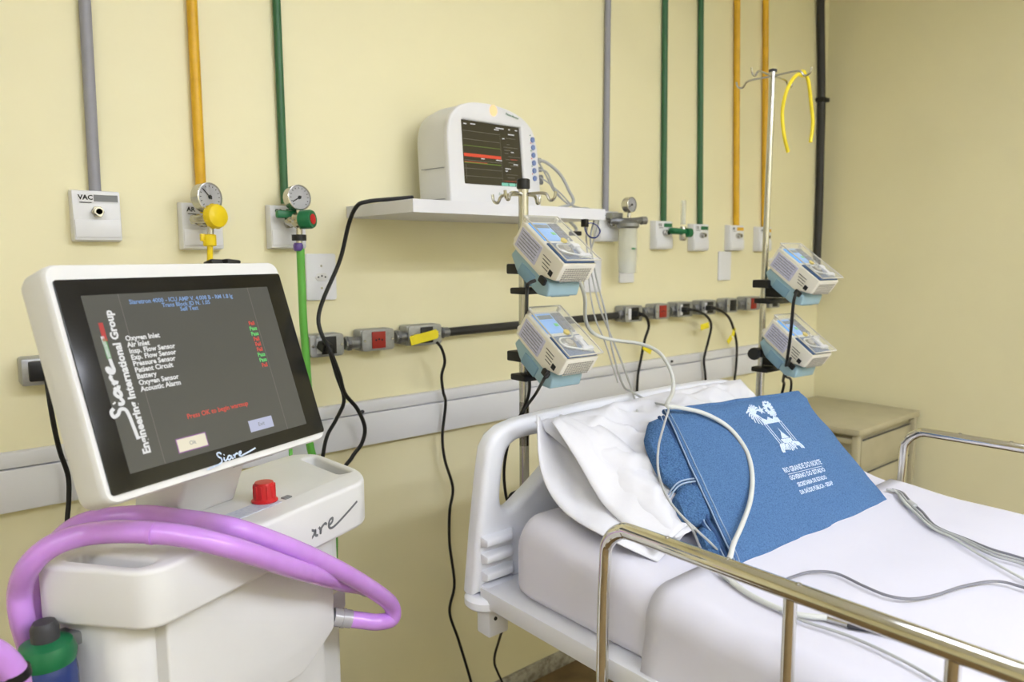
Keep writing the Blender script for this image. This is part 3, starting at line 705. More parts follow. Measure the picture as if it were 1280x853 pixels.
pump0 = None
PW, PL, PD = .094, .152, .062
def make_pump():
    o = thing('infusion_pump', '', 'infusion pump')
    w, l, d = PW / 2, PL / 2, PD
    # beige upper shell (local: x width, y up the face, z out of the face)
    side = [(-l, 0), (l, 0), (l, -d * .94), (l - .02, -d), (-l + .045, -d), (-l + .02, -d + .012), (-l, -d + .02)]
    def side_plate(poly, x0, x1, bev):
        M = Matrix(((0, 0, 1, (x0 + x1) / 2), (1, 0, 0, 0), (0, 1, 0, 0), (0, 0, 0, 1)))
        return plate([fillet(poly, .005)], x1 - x0, bev, M)
    obj('upper_shell', side_plate(side[::-1] if False else side, -w, w, .003), beige_m, o)
    teal = [(l - .012, -d + .004), (l - .006, -d - .018), (l - .04, -d - .036), (-l + .03, -d - .036), (-l + .004, -d - .022), (-l + .012, -d + .004)]
    obj('lower_shell', side_plate(teal, -w + .003, w - .003, .004), teal_m, o)
    pk = obj('battery_panel', bx((-w + .002, .004, -d - .022), (.004, .05, .026), .001), teald_m, o)
    obj('base_label', bx((.004, -l + .0135, -d - .020), (.052, .004, .02), .001, 1, T((0, 0, 0))), teald_m, o)
    obj('top_knob', lt([(0, 0), (.007, 0), (.007, .008), (.005, .01), (0, .01)], axis_m((-w + .012, l - .001, -d + .014), (0, 1, 0)), 12), beige_m, o)
    # front face
    obj('display_panel', bx((-.014, l * .46, .001), (.050, .062, .003), .001), lcd_m, o)
    obj('number_window', bx((-.012, l * .70, .0028), (.038, .012, .0012), .0004), lcdg_m, o)
    obj('green_light', bx((.002, l * .36, .0028), (.010, .009, .0012), .0003), e_green, o)
    kp = obj('keypad', bx((.028, l * .46, .001), (.026, .062, .003), .001), keyp_m, o)
    for i in range(4):
        for j in range(2): obj('key', bx((.022 + .012 * j, l * .78 - .016 * i, .003), (.009, .011, .002), .001, 1), grey_m, kp)
    obj('start_button', lt([(0, 0), (.0075, 0), (.0075, .004), (0, .005)], axis_m((.012, .002, .001), (0, 0, 1)), 14), yel_m, o)
    obj('channel_panel', bx((0, -l * .52, .0012), (.084, .066, .003), .001), panelb_m, o)
    dr = obj('drive_head', lt([(0, 0), (.019, 0), (.019, .004), (.014, .007), (0, .007)], axis_m((-.012, -l * .45, .002), (0, 0, 1)), 20), steel_m, o)
    obj('drive_rotor', lt([(0, .007), (.009, .007), (.009, .0095), (0, .0095)], axis_m((-.012, -l * .45, .002), (0, 0, 1)), 8), grille_m, dr)
    b = bx((.024, -l * .30, .006), (.020, .012, .009), .002); box(b, (.026, -l * .50, .005), (.012, .030, .007), .002); box(b, (.026, -l * .72, .006), (.030, .010, .008), .002)
    obj('tube_clamp', b, white_m, o)
    b = tb([(.024, l * .05, .006), (.008, -l * .25, .008), (-.03, -l * .3, .010), (-.034, -l * .58, .010), (0, -l * .76, .010), (.03, -l * .86, .008)], .002, n=6)
    obj('line', b, cablel_m, o)
    # hinged clear cover
    cv = [(-w - .001, -l - .002), (w + .003, -l - .002), (w + .003, -.006), (w + .001, l + .002), (-w - .001, l + .002)]
    obj('clear_cover', plate([fillet(cv, .006)], .0022, .0006, T((0, 0, .012))), acr_m, o)
    b = B()
    for p, q in (((-w - .001, l), (-w - .001, -l)), ((-w - .001, -l - .002), (w + .002, -l - .002)), ((w + .001, l), (w + .003, -l - .002)), ((-w, l + .002), (w + .001, l + .002))):
        tube(b, [(p[0], p[1], .0115), (q[0], q[1], .0115)], .0018, n=6, smooth=False)
    obj('cover_rim', b, mat('clear_rim', (196, 192, 180), .2), o)
    for sx in (-1, 1): obj('cover_hinge', bx((sx * w * .9, l - .004, .006), (.006, .008, .012), .001), beige_m, o)
    # left side
    lb = obj('side_label', bx((-w - .0003, l * .40, -d * .50), (.0016, l * .98, d * .72), .0005, 1), label_m, o)
    for k in range(6): obj('text_row', bx((-w - .0013, l * .40, -d * .22 - .0066 * k), (.0006, l * .8, .0012)), inkg_m, lb)
    t = put_text(B(), 'SAMTRONIC', .0075, T((-w - .0014, -l * .42, -d * .42)) @ Matrix(((0, 0, 1, 0), (-1, 0, 0, 0), (0, -1, 0, 0), (0, 0, 0, 1))).inverted().transposed() @ Matrix.Identity(4)) if False else B()
    for k in range(4): box(t, (-w - .0006, -l * .40 - .002 * k, -d * .30 - .007 * k), (.0008, .028 - .003 * k, .0012))
    box(t, (-w - .0006, -l * .72, -d * .60), (.0012, .012, .012), .0005, 1)
    obj('side_print', t, inkb_m, o)
    b = B()
    for k in range(11):
        for j in range(7): box(b, (-.034 + .0068 * k, -l - .0006, -.012 - .005 * j), (.0044, .0014, .0028))
    obj('vent_grille', b, grille_m, o)
    obj('power_inlet', bx((-w - .003, -l * .62, -d * .98), (.008, .02, .014), .002), black_m, o)
    return o
ALPHA = R(36)
def set_pump(o, fx, fy, Yp, label, yaw=0, pole=None):
    c = WY(fx, fy, Yp); o.location = c; o.rotation_euler = (ALPHA, 0, yaw); o['label'] = label
    Mw = T(c) @ RZ(yaw) @ RX(ALPHA); Mi_ = Mw.inverted()
    # clamp arms reaching back to the pole (modelled in the pump's own frame)
    zc = c.z - .055
    b = B()
    for dz, dx, L in ((.0, -.012, .055), (-.048, .008, .075)):
        pc = Vector((pole.x + dx, pole.y - .012, zc + dz)); box(b, (0, 0, 0), (L, .05, .022 if dz == 0 else .014), .003, 2, Mi_ @ T(pc))
    lathe(b, [(0, 0), (.006, 0), (.006, .014), (.016, .014), (.018, .020), (.016, .030), (0, .030)], Mi_ @ axis_m((pole.x - .038, pole.y - .01, zc), (-1, -.2, 0)), 12) if fx > 900 and fy > 400 else None
    box(b, (0, 0, 0), (.03, .12, .035), .004, 2, Mi_ @ T((pole.x + .012, pole.y - .055, zc - .02)))
    obj('clamp', b, black_m, o)
    return o
proto = make_pump()
pumps = [proto] + [copy_tree(proto) for _ in range(3)]
GP = None
PL2 = lambda zz: Vector((xb + zz * math.tan(lean), P2.y, zz))
set_pump(pumps[0], 699.5, 303, P1.y - .125, 'infusion pump with clear cover on the short drip pole, upper of its pair', 0, P1)
set_pump(pumps[1], 703, 418, P1.y - .125, 'infusion pump with clear cover on the short drip pole, lower of its pair', 0, P1)
set_pump(pumps[2], 1011, 330, P2.y - .125, 'infusion pump with clear cover on the tall drip pole, upper of its pair', R(-4), PL2(1.33))
set_pump(pumps[3], 1003, 420, P2.y - .125, 'infusion pump with clear cover on the tall drip pole, lower of its pair', R(-4), PL2(1.13))
ya = P1.y - .17
cord('pump_cord', [Y(669, 351, ya), Y(662, 354, ya), Y(659, 362, ya), Y(658, 400, -.56), Y(659, 450, -.56), Y(662, 485, -.56), Y(655, 510, -.54), Y(638, 545, -.50), Y(630, 590, -.48), Y(636, 630, -.47), Vector((1.12, -.45, .86)), Vector((1.5, -.36, .72)), Vector((2.2, -.25, .45)), Vector((2.3, -.2, .05)), Vector((2.3, -.14, .006))], .0035, cord_m, 'thin black mains cord of the upper pump running down the short drip pole')
cord('pump_cord', [Y(686, 465, ya), Y(680, 474, ya), Y(670, 492, -.58), Y(652, 520, -.56), Y(655, 545, -.53), Y(657, 580, -.52), Y(652, 610, -.50), Y(652, 640, -.49), Vector((1.16, -.47, .84)), Vector((1.5, -.40, .70)), Vector((2.2, -.30, .45)), Vector((2.36, -.24, .05)), Vector((2.36, -.18, .006))], .0035, cord_m, 'thin black mains cord of the lower pump slung behind the headboard')
ya = P2.y - .17
cord('pump_cord', [Y(996, 365, ya), Y(992, 378, ya), Y(988, 420, ya + .02), Y(983, 455, ya + .06), Y(979, 475, -.66), Y(975, 500, -.62), Vector((2.0, -.5, .6)), Vector((2.05, -.4, .1))], .004, cord_m, 'black mains cord of the upper pump on the tall drip pole')
cord('pump_cord', [Y(988, 448, ya), Y(984, 460, -.72), Y(982, 470, -.66), Y(987, 495, -.62), Vector((2.08, -.5, .6)), Vector((2.12, -.4, .1))], .0035, cord_m, 'black mains cord of the lower pump on the tall drip pole')
cord('floor_cord', [Y(629, 785, -.42), Y(624, 800, -.30), Y(618, 825, -.2), Y(624, 845, -.15), Vector((1.38, -.14, .006))], .0035, cord_m, 'thin black cord dropping below the headboard bumper')

# ------------------------------------------------------------------ bed
BX0, BX1 = .845, 1.805; BC = (BX0 + BX1) / 2
BY0, BY1 = -.643, -2.75
HBY = -.64
bed = thing('hospital_bed', 'white hospital bed with moulded headboard and chrome side rails', 'bed', (BC, -1.7, 0))
O = Vector((BC, -1.7, 0))
obj('platform', bx(Vector((BC, (BY0 + BY1) / 2, .752)) - O, (BX1 - BX0, BY0 - BY1, .036), .002), bedw_m, bed)
fr = B()
for x in (BX0 + .24, BX1 - .24): box(fr, Vector((x, (BY0 + BY1) / 2 - .02, .70)) - O, (.05, BY0 - BY1 - .1, .07), .004)
for y in (BY0 - .25, BY1 + .1, (BY0 + BY1) / 2): box(fr, Vector((BC, y, .70)) - O, (BX1 - BX0 - .48, .05, .06), .004)
obj('under_frame', fr, bedw_m, bed)
for x in (BX0 + .24, BX1 - .24):
    for y in (BY0 - .45, BY1 + .3):
        lg = obj('leg', bx(Vector((x, y, .39)) - O, (.05, .05, .58), .006), bedw_m, bed)
        obj('caster', cyl(Vector((x - .018, y, .06)) - O, (1, 0, 0), .0598, .036, 20, .006), dark_m, lg)
def mir(L): return [(2 * BC - x, z) for x, z in L]
half = [(.833, .752), (.846, .87), (.862, .99), (.872, 1.045), (.888, 1.068), (.915, 1.083), (.96, 1.092), (1.05, 1.096), (1.18, 1.098)]
outer = [(x, z) for x, z in half] + mir(half)[::-1]
hole = [(.906, .94), (.914, 1.0), (.924, 1.032), (.940, 1.046), (.97, 1.052), (1.06, 1.053), (1.105, 1.045), (1.10, 1.025), (1.03, .968), (.97, .930), (.938, .912), (.915, .914)]
holeL = smooth_loop(hole, 3); holeR = mir(holeL)[::-1]
M = T((-O.x, HBY + .022 - O.y, 0)) @ FACE
hb = obj('headboard', plate([outer, holeL, holeR], .044, .014, M, 4), hbw_m, bed)
for sgn in (0, 1):
    for zc in (.862, .828, .792, .764):
        L = wedge([(.850, 0, -.013), (.936, 0, -.013), (.936, 0, .011), (.850, 0, .011), (.852, -.022, -.008), (.918, -.022, -.008), (.918, -.022, .006), (.852, -.022, .006)], .004)
        bmesh.ops.translate(L, verts=L.verts[:], vec=(0, HBY + .002, zc))
        if sgn: 
            bmesh.ops.transform(L, matrix=T((2 * BC, 0, 0)) @ Matrix.Diagonal((-1, 1, 1, 1)), verts=L.verts[:])
        bmesh.ops.translate(L, verts=L.verts[:], vec=-O)
        obj('ridge', L, hbw_m, hb)
obj('lower_panel', plate([fillet([(.95, .752), (1.70, .752), (1.70, .83), (.95, .83)], .004)], .02, .004, T((-O.x, HBY - .006 - O.y, 0)) @ FACE), hbw_m, bed)
for x in (.868, 2 * BC - .868):
    obj('bumper', lt([(0, 0), (.040, 0), (.045, .005), (.045, .018), (.040, .024), (.034, .026), (0, .026)], T(Vector((x, HBY + .005, .726)) - O), 28), hbw_m, bed)
    obj('bracket', bx(Vector((x + .015, HBY + .005, .695)) - O, (.05, .04, .065), .003), guard_m, bed)
    obj('bolt', cyl(Vector((x + .006, HBY - .014, .70)) - O, (0, -1, 0), .004, .003, 8), black_m, bed)
fb = plate([outer], .04, .012, T((-O.x, BY1 - .025 - O.y, -.1)) @ FACE, 3); obj('footboard', fb, hbw_m, bed)
def side_rail(x, y0, y1, posts, r0, r1):
    z = 1.008; d = .055
    pts = [(x, y0 + .005, .60), (x, y0 + .003, .85), (x, y0, z - d - .02)]
    for k in range(1, 6):
        a = R(90 * k / 6); pts.append((x, y0 - d * (1 - math.cos(a)), z - d + d * math.sin(a)))
    pts += [(x, y0 - d - .02, z), (x, y0 - .4, z), (x, y1 + .15, z), (x, y1 + .05, z - .005), (x, y1 + .01, z - .03), (x, y1, z - .09), (x, y1, .60)]
    rail_ = obj('side_rail', tb([Vector(p) - O for p in pts], lambda t: r0 + (r1 - r0) * min(1, max(0, (t - .20) / .16)), n=16), chrome_m, bed)
    for yp in posts: obj('rail_post', cyl(Vector((x, yp, .60)) - O, (0, 0, 1), .0085, z - .60, 16), chrome_m, rail_)
    obj('lower_bar', tb([Vector((x, y0, .63)) - O, Vector((x, y1, .63)) - O], .009, smooth=False), chrome_m, rail_)
    for k, yp in enumerate(posts[:3]):
        obj('rivet', lt([(0, 0), (.0045, 0), (.003, .0015), (0, .002)], T(Vector((x, y0 - .12 - .1 * k, z + r1 - .0006)) - O), 10), steel_m, rail_)
    arm = B()
    for yp in (y0 - .15, y1 + .2): box(arm, Vector(((x + (BC - x) * .12), yp, .655)) - O, (abs(BC - x) * .24 + .03, .04, .03), .003)
    obj('mounting_arm', arm, bedw_m, rail_)
pp = [WZ(990, 745, 1.0).y, WZ(1200, 815, 1.0).y]
side_rail(.822, -.998, -2.5, [pp[0], pp[1], pp[1] - .3, pp[1] - .6], .0098, .0125)
side_rail(1.826, -1.04, -2.5, [-1.35, -1.65, -1.95, -2.25], .0098, .0105)

def mz(y):      # mattress top height along the bed
    pts = [(-.70, .935), (-.80, .938), (-.92, .920), (-1.05, .895), (-1.2, .882), (-1.5, .876), (-3, .874)]
    for (a, za), (b_, zb_) in zip(pts, pts[1:]):
        if y <= a and y >= b_:
            t = (a - y) / (a - b_); t = t * t * (3 - 2 * t); return za + (zb_ - za) * t
    return pts[0][1] if y > -.7 else .874
MX0, MX1 = .872, 1.785
def msection(y, grow=0, zb=.770, wr=0, inset=0, hs=1.0):
    zt = zb + (mz(y) - zb) * hs + grow; x0, x1 = MX0 - grow + inset, MX1 + grow - inset; r = min(.05, (zt - zb) * .49)
    out = []
    n = 7
    for k in range(n): a = R(180 + 90 * k / (n - 1)); out.append((x0 + r * .5 * (1 + math.cos(a)), zb + r * .5 * (1 + math.sin(a))))
    for k in range(n): a = R(270 + 90 * k / (n - 1)); out.append((x1 - r * .5 * (1 - math.cos(a)), zb + r * .5 * (1 + math.sin(a))))
    for k in range(n): a = R(90 * k / (n - 1)); out.append((x1 - r * (1 - math.cos(a)), zt - r * (1 - math.sin(a))))
    for k in range(1, 24): out.append((x1 - r + (x0 - x1 + 2 * r) * k / 24, zt))
    for k in range(n): a = R(90 + 90 * k / (n - 1)); out.append((x0 + r * (1 + math.cos(a)), zt - r * (1 - math.sin(a))))
    res = []
    for x, z in out:
        d = 0
        if wr:
            v = noise.noise(Vector((x * 5, y * 4, z * 3))) * .6 + noise.noise(Vector((x * 3 + y * 6, y * 9, 5))) * .35
            d = wr * v
        side = 1 if zb + .01 < z < zt - .02 else 0
        res.append(Vector((x - (d * side if x < BC else -d * side), y, z + d * (1 - side) * (1 if z > zb + .02 else 0))))
    return res
ys = [-.700, -.702, -.706, -.714, -.726, -.745, -.77] + [-.80 - .03 * k for k in range(64)]
ins = {0: (.05, .55), 1: (.035, .68), 2: (.024, .78), 3: (.014, .87), 4: (.007, .94), 5: (.002, .985)}
secs = [msection(y, 0, wr=.003, inset=ins.get(i, (0, 1))[0], hs=ins.get(i, (0, 1))[1]) for i, y in enumerate(ys)]
mt = obj('mattress', loft(secs), sheet_m); tag(mt, 'thick mattress in a white fitted sheet on the hospital bed', 'mattress')
# top sheet: a thin shell that starts below the pillow and hangs over both sides
def sheet_line(y, g):
    s = msection(y, g, zb=.735, wr=.0035)
    n = 7; top = s[2 * n:]           # right edge top ... left edge top
    zt = max(p.z for p in top)
    L = [Vector((MX1 + g + .004, y, .755)), Vector((MX1 + g + .003, y, .79)), Vector((MX1 + g + .001, y, .82))] + top
    z0 = top[-1].z
    for k, z in enumerate((.83, .80, .775, .752)):
        L.append(Vector((MX0 - g - .002 - .004 * k + .004 * noise.noise(Vector((y * 9, z * 20, 3))), y, z)))
    return L
bm = B(); rows = []
sy = [-1.045 - .03 * k for k in range(55)]
for y in sy: rows.append([bm.verts.new(p) for p in sheet_line(y, .006)])
for a, c in zip(rows, rows[1:]):
    for k in range(len(a) - 1): bm.faces.new((a[k], a[k + 1], c[k + 1], c[k]))
bs = obj('bed_sheet', bm, sheet_m); md = bs.modifiers.new('s', 'SOLIDIFY'); md.thickness = .0025; md.offset = -1
tag(bs, 'smooth white top sheet spread over the lower part of the mattress', 'sheet')

def SZ(x, y, h=.0075):
    z = .885
    for _ in range(6): z = mz(WZ(x, y, z).y) + .006 + h
    return WZ(x, y, z)
# pillow
TLp, TRp, BLp, BRp = Vector((.965, -.672, 1.092)), Vector((1.70, -.672, 1.098)), Vector((1.0, -1.0, .938)), Vector((1.54, -.97, .94))
pn = (TRp - TLp).cross(TLp - BLp).normalized()
if pn.y > 0: pn = -pn
CREASE = [(.10, .95, .26, .40, .016, .035), (.17, .80, .30, .30, -.012, .025), (.28, .62, .42, .28, .014, .028), (.16, .62, .28, .55, -.010, .022), (.24, .28, .45, .42, -.010, .020), (.22, .98, .20, .60, .010, .03), (.45, .92, .95, .88, -.007, .018), (.55, .80, .8, .82, .006, .03), (.12, .45, .22, .15, .012, .03)]
def pil(u, v, side):
    p = (TLp * (1 - u) + TRp * u) * v + (BLp * (1 - u) + BRp * u) * (1 - v)
    a, b_ = 2 * u - 1, 2 * v - 1
    th = max(0, 1 - abs(a) ** 3.2) ** .62 * max(0, 1 - abs(b_) ** 2.6) ** .6
    t = (.046 if side > 0 else .026) * th
    w = (.5 - abs(noise.noise(Vector((u * 6 + v * 2, v * 3 - u * 2, 11))))) * .030 - .012 + (.4 - abs(noise.noise(Vector((u * 12 - v * 4, v * 6 + u * 3, 17))))) * .012 + noise.noise(Vector((u * 5, v * 3.5, 2))) * .008 + noise.noise(Vector((u * 11 + v * 6, v * 4 - u * 5, 7))) * .006 + max(0, .5 - abs(math.sin(9 * (u - .8 * v) + 1.2))) * .010 * math.exp(-((u - .25) / .2) ** 2)
    for (ax_, ay_, bx_, by_, amp, wid) in CREASE:
        dx, dy = bx_ - ax_, by_ - ay_; k = max(0, min(1, ((u - ax_) * dx + (v - ay_) * dy) / (dx * dx + dy * dy)))
        dd_ = math.hypot((u - ax_ - k * dx) * .74, (v - ay_ - k * dy) * .37); w += 1.5 * amp * max(0, 1 - dd_ / wid) * math.sin(math.pi * (.12 + .76 * k))
    return p + pn * (side * t + (w * min(1, th * 1.5) if side > 0 else 0))
NU, NV = 110, 60
bm = B(); F_ = [[bm.verts.new(pil(i / NU, j / NV, 1)) for j in range(NV + 1)] for i in range(NU + 1)]
K_ = [[(F_[i][j] if i in (0, NU) or j in (0, NV) else bm.verts.new(pil(i / NU, j / NV, -1))) for j in range(NV + 1)] for i in range(NU + 1)]
for i in range(NU):
    for j in range(NV):
        bm.faces.new((F_[i][j], F_[i + 1][j], F_[i + 1][j + 1], F_[i][j + 1]))
        try: bm.faces.new((K_[i][j + 1], K_[i + 1][j + 1], K_[i + 1][j], K_[i][j]))
        except ValueError: pass
plw = obj('pillow', bm, case_m, ang=60); tag(plw, 'white pillow in a loose crumpled cotton case propped against the headboard', 'pillow')
po = plw.location
# open end of the pillowcase: front and back layers that stand out past the pillow
def flap(edge_px, inner, name, bulge, rows_=10):
    bm = B(); rows = []
    E_ = catmull(edge_px, 6); I_ = catmull(inner, 6); n = min(len(E_), len(I_))
    for k in range(n):
        a, e = I_[k], E_[k]; rows.append([bm.verts.new(a.lerp(e, j / rows_) + pn * (bulge * math.sin(math.pi * j / rows_) + .009 * (.5 - abs(noise.noise(Vector((k * .22, j * .28, bulge * 99)))) * 2)*math.sin(math.pi * j / rows_)) - Vector(po)) for j in range(rows_ + 1)])
    for a, c in zip(rows, rows[1:]):
        for j in range(rows_): bm.faces.new((a[j], a[j + 1], c[j + 1], c[j]))
    o = obj(name, bm, case_m, plw, ang=70)
    md = o.modifiers.new('s', 'SOLIDIFY'); md.thickness = .0022; md.offset = 0
    return o
inn = [pil(.10, .995, 1), pil(.12, .75, 1), pil(.14, .5, 1), pil(.16, .25, 1), pil(.20, .04, 1)]
inb = [pil(.06, .995, -1), pil(.05, .75, -1), pil(.05, .5, -1), pil(.06, .25, -1), pil(.10, .02, -1)]
flap([WX(690, 527, .955), WX(722, 577, .945), WX(752, 628, .945), WX(785, 660, .95), WZ(822, 690, .925)], inn, 'front_flap', .006)
flap([WX(671, 519, .945), WX(676, 588, .915), WX(702, 637, .90), WX(757, 672, .895), WZ(822, 703, .906)], inb, 'back_flap', -.004)

# ------------------------------------------------------------------ blue pouch with blanket
bBL, bBR, bTR, bTL = WZ(921, 704, .905), WZ(1115, 629, .893), WZ(1000, 489, 1.112), WZ(832, 512, 1.118)
bn = (bBR - bBL).cross(bTL - bBL).normalized()
if bn.z < 0: bn = -bn
def pouch(u, v, off=0):
    p = (bBL * (1 - u) + bBR * u) * (1 - v) + (bTL * (1 - u) + bTR * u) * v
    a, c = 2 * u - 1, 2 * v - 1
    bul = .016 * max(0, (1 - a ** 4)) * max(0, 1 - abs(c) ** 3) - .004
    bul += .0035 * noise.noise(Vector((u * 4, v * 3, 1))) + .0025 * noise.noise(Vector((u * 9, v * 7, 4)))
    bul += .006 * math.exp(-((v - .93) / .035) ** 2) * (u > .1)
    return p + bn * (bul + off)
pc_ = thing('blue_pouch', 'blue cloth pouch with white printed crest leaning on the pillow', 'pouch', (bBL + bBR) / 2)
po2 = (bBL + bBR) / 2
def panel(name, off0, off1, u0=0, u1=1, v0=0, v1=1, nu=40, nv=26, fn=None, m_=None):
    bm = B(); fn = fn or pouch
    A_ = [[bm.verts.new(fn(u0 + (u1 - u0) * i / nu, v0 + (v1 - v0) * j / nv, off0) - po2) for j in range(nv + 1)] for i in range(nu + 1)]
    Z_ = [[bm.verts.new(fn(u0 + (u1 - u0) * i / nu, v0 + (v1 - v0) * j / nv, off1) - po2) for j in range(nv + 1)] for i in range(nu + 1)]
    for i in range(nu):
        for j in range(nv):
            bm.faces.new((A_[i][j], A_[i + 1][j], A_[i + 1][j + 1], A_[i][j + 1])); bm.faces.new((Z_[i][j + 1], Z_[i + 1][j + 1], Z_[i + 1][j], Z_[i][j]))
    for i in range(nu):
        bm.faces.new((A_[i + 1][0], A_[i][0], Z_[i][0], Z_[i + 1][0])); bm.faces.new((A_[i][nv], A_[i + 1][nv], Z_[i + 1][nv], Z_[i][nv]))
    for j in range(nv):
        bm.faces.new((A_[0][j], A_[0][j + 1], Z_[0][j + 1], Z_[0][j])); bm.faces.new((A_[nu][j + 1], A_[nu][j], Z_[nu][j], Z_[nu][j + 1]))
    return obj(name, bm, m_ or denim_m, pc_, ang=50)
fpn = panel('front_panel', 0, -.004)
def flatp(u, v, off=0):
    p = (bBL * (1 - u) + bBR * u) * (1 - v) + (bTL * (1 - u) + bTR * u) * v
    return p + bn * (off + .003 * noise.noise(Vector((u * 5, v * 4, 9))))
panel('back_panel', -.042, -.046, -.02, .985, .015, .985, 24, 16, flatp)
def edge_run(u, off, fn, v0=0, v1=1, n=26): return [fn(u, v0 + (v1 - v0) * k / n, off) - po2 for k in range(n + 1)]
obj('hem', tb(edge_run(.002, -.001, pouch), .0042, n=8, sub=3, sy=.6), hem_m, fpn)
def wavy(u, amp, off, v0=.02, v1=.97, n=26): return [pouch(u - amp * math.exp(-(((v0 + (v1 - v0) * k / n) - .33) / .12) ** 2) * (1 + .5 * math.sin(k * 1.3)), v0 + (v1 - v0) * k / n, off) - po2 for k in range(n + 1)]
obj('hem', tb(wavy(-.013, .012, -.006), .0040, n=8, sub=3), hem_m, fpn)
obj('hem', tb(wavy(-.026, .016, -.010, .05, .98), .0036, n=8, sub=3), hem_m, fpn)
obj('piping', tb(wavy(-.022, .016, -.0065, .04, .97), .0013, n=6, sub=3), stitch_m, fpn)
obj('stitching', tb(edge_run(.022, .0008, pouch), .0011, n=6, sub=3), stitch_m, fpn)
obj('piping', tb(edge_run(-.004, .0028, pouch), .0014, n=6, sub=3), stitch_m, fpn)
obj('top_fold', tb([pouch(k / 30, .997, -.003) - po2 for k in range(31)], .0055, n=8, sub=3), denim_m, fpn)
obj('bottom_fold', tb([pouch(k / 30, .006, -.004) - po2 for k in range(31)], .0050, n=8, sub=3), denim_m, fpn)
obj('side_fold', tb([pouch(.997, k / 20, -.006) - po2 for k in range(21)], .0060, n=8, sub=3), denim_m, fpn)
# printed crest and lettering, wrapped on the cloth
bw = (bBR - bBL).length; bh = (bTL - bBL).length
def warp(bm, u0, v0, sx, sy_, rot=0):
    for vt in bm.verts:
        x, y = vt.co.x, vt.co.y
        vt.co = pouch(u0 + (x * sx) / bw, v0 + y * sy_ / bh, .0016) - po2
    return bm
cr = B()
def star(bm, cx, cy, r, n=5, k=.4):
    t = B(); t.faces.new([t.verts.new((cx + (r if i % 2 == 0 else r * k) * math.sin(math.pi * i / n), cy + (r if i % 2 == 0 else r * k) * math.cos(math.pi * i / n), 0)) for i in range(2 * n)]); merge(bm, t)
def blob(bm, pts):
    t = B(); t.faces.new([t.verts.new((x, y, 0)) for x, y in pts]); merge(bm, t)
rnd = random.Random(3)
for k in range(15):                                    # palm on one side: arching fronds
    a = R(20 + k * 20); L = .022 + .006 * rnd.random()
    ribbon(cr, [(-.030, .060), (-.030 + L * .6 * math.cos(a), .060 + L * .6 * math.sin(a) + .003), (-.030 + L * math.cos(a), .060 + L * math.sin(a) - .004)], .0034)
for k in range(16):                                    # round crown of the tree on the other side
    a = R(k * 22.5); ribbon(cr, [(.026 + .004 * math.cos(a), .066 + .005 * math.sin(a)), (.026 + .017 * math.cos(a + .2), .066 + .021 * math.sin(a + .2))], .005)
star(cr, -.003, .066, .012)
blob(cr, [(-.026, .030), (.030, .030), (.032, .042), (.020, .046), (.012, .040), (.002, .048), (-.008, .040), (-.018, .046), (-.028, .042)])
for x in (-.028, -.021, .024, .031): ribbon(cr, [(x, .032), (x, -.02)], .0024)
blob(cr, [(-.018, -.012), (.020, -.012), (.016, -.022), (-.014, -.022)]); blob(cr, [(-.012, -.011), (.002, .006), (.004, .018), (.006, .004), (.016, -.011)])
for k in range(26):
    a = R(-200 + k * 8.6); x0 = .034 * math.cos(a) * .7; ribbon(cr, [(x0, -.024), (x0 * 1.25 + .003 * rnd.random(), -.030 + .008 * rnd.random()), (x0 * 1.55, -.032 - .010 * rnd.random())], .0034)
obj('printed_crest', warp(cr, .595, .66, 1.12, 1.1), print_m, fpn)
tx = B()
for body, y, s, sx in (('RIO GRANDE DO NORTE', .018, .0150, .80), ('GOVERNO DO ESTADO', .001, .0125, .95), ('SECRETARIA DE ESTADO', -.015, .0115, .80), ('DA SAÚDE PÚBLICA - SESAP', -.030, .0115, .80)):
    put_text(tx, body, s, T((0, y, 0)), bold=.0004, sx=sx)
blob(tx, [(-.062, .0085), (.062, .0085), (.062, .0097), (-.062, .0097)])
obj('printed_lettering', warp(tx, .585, .345, 1.08, 1.12), print_m, fpn)

# folded blanket inside the pouch, standing out at its open side
bk = thing('folded_blanket', 'rolled blue fleece blanket showing at the open side of the pouch', 'blanket', bBL)
e1 = (bBR - bBL).normalized(); e2 = (bTL - bBL).normalized()
def bl(u, v, h): return e1 * u + e2 * v + bn * h
H = (bTL - bBL).length
def roll(name, v0, v1, u0, rad, h, m_=fleece_m, n=18, end=.006):
    secs = []
    for k in range(13):
        t = k / 12; uu = u0 + (bw * .5 - u0) * t
        g = math.sqrt(max(0, 1 - (1 - min(1, t * 6)) ** 2)) if t < .17 else 1
        g = .55 + .45 * g
        cv, hv = (v1 - v0) / 2 * g, rad * g
        secs.append([bl(uu, (v0 + v1) / 2 + cv * math.copysign(abs(math.cos(2 * math.pi * q / n)) ** .6, math.cos(2 * math.pi * q / n)), h + hv * math.copysign(abs(math.sin(2 * math.pi * q / n)) ** .8, math.sin(2 * math.pi * q / n)) + .002 * noise.noise(Vector((t * 8, q * .7, v0 * 30)))) for q in range(n)])
    return obj(name, loft(secs), m_, bk, ang=60)
roll('upper_fold', H * .46, H * .985, -.066, .018, -.023)
roll('middle_fold', H * .26, H * .52, -.060, .017, -.021)
roll('lower_fold', H * .02, H * .30, -.036, .016, -.024)
for dv in (.0, .006): obj('hem_stitch', tb([bl(-.067, H * .47 + dv, -.022), bl(-.063, H * .485 + dv, -.010), bl(-.050, H * .50 + dv, -.0035), bl(-.030, H * .505 + dv, -.003), bl(-.006, H * .50 + dv, -.003)], .0016, n=6), stitch_m, bk)

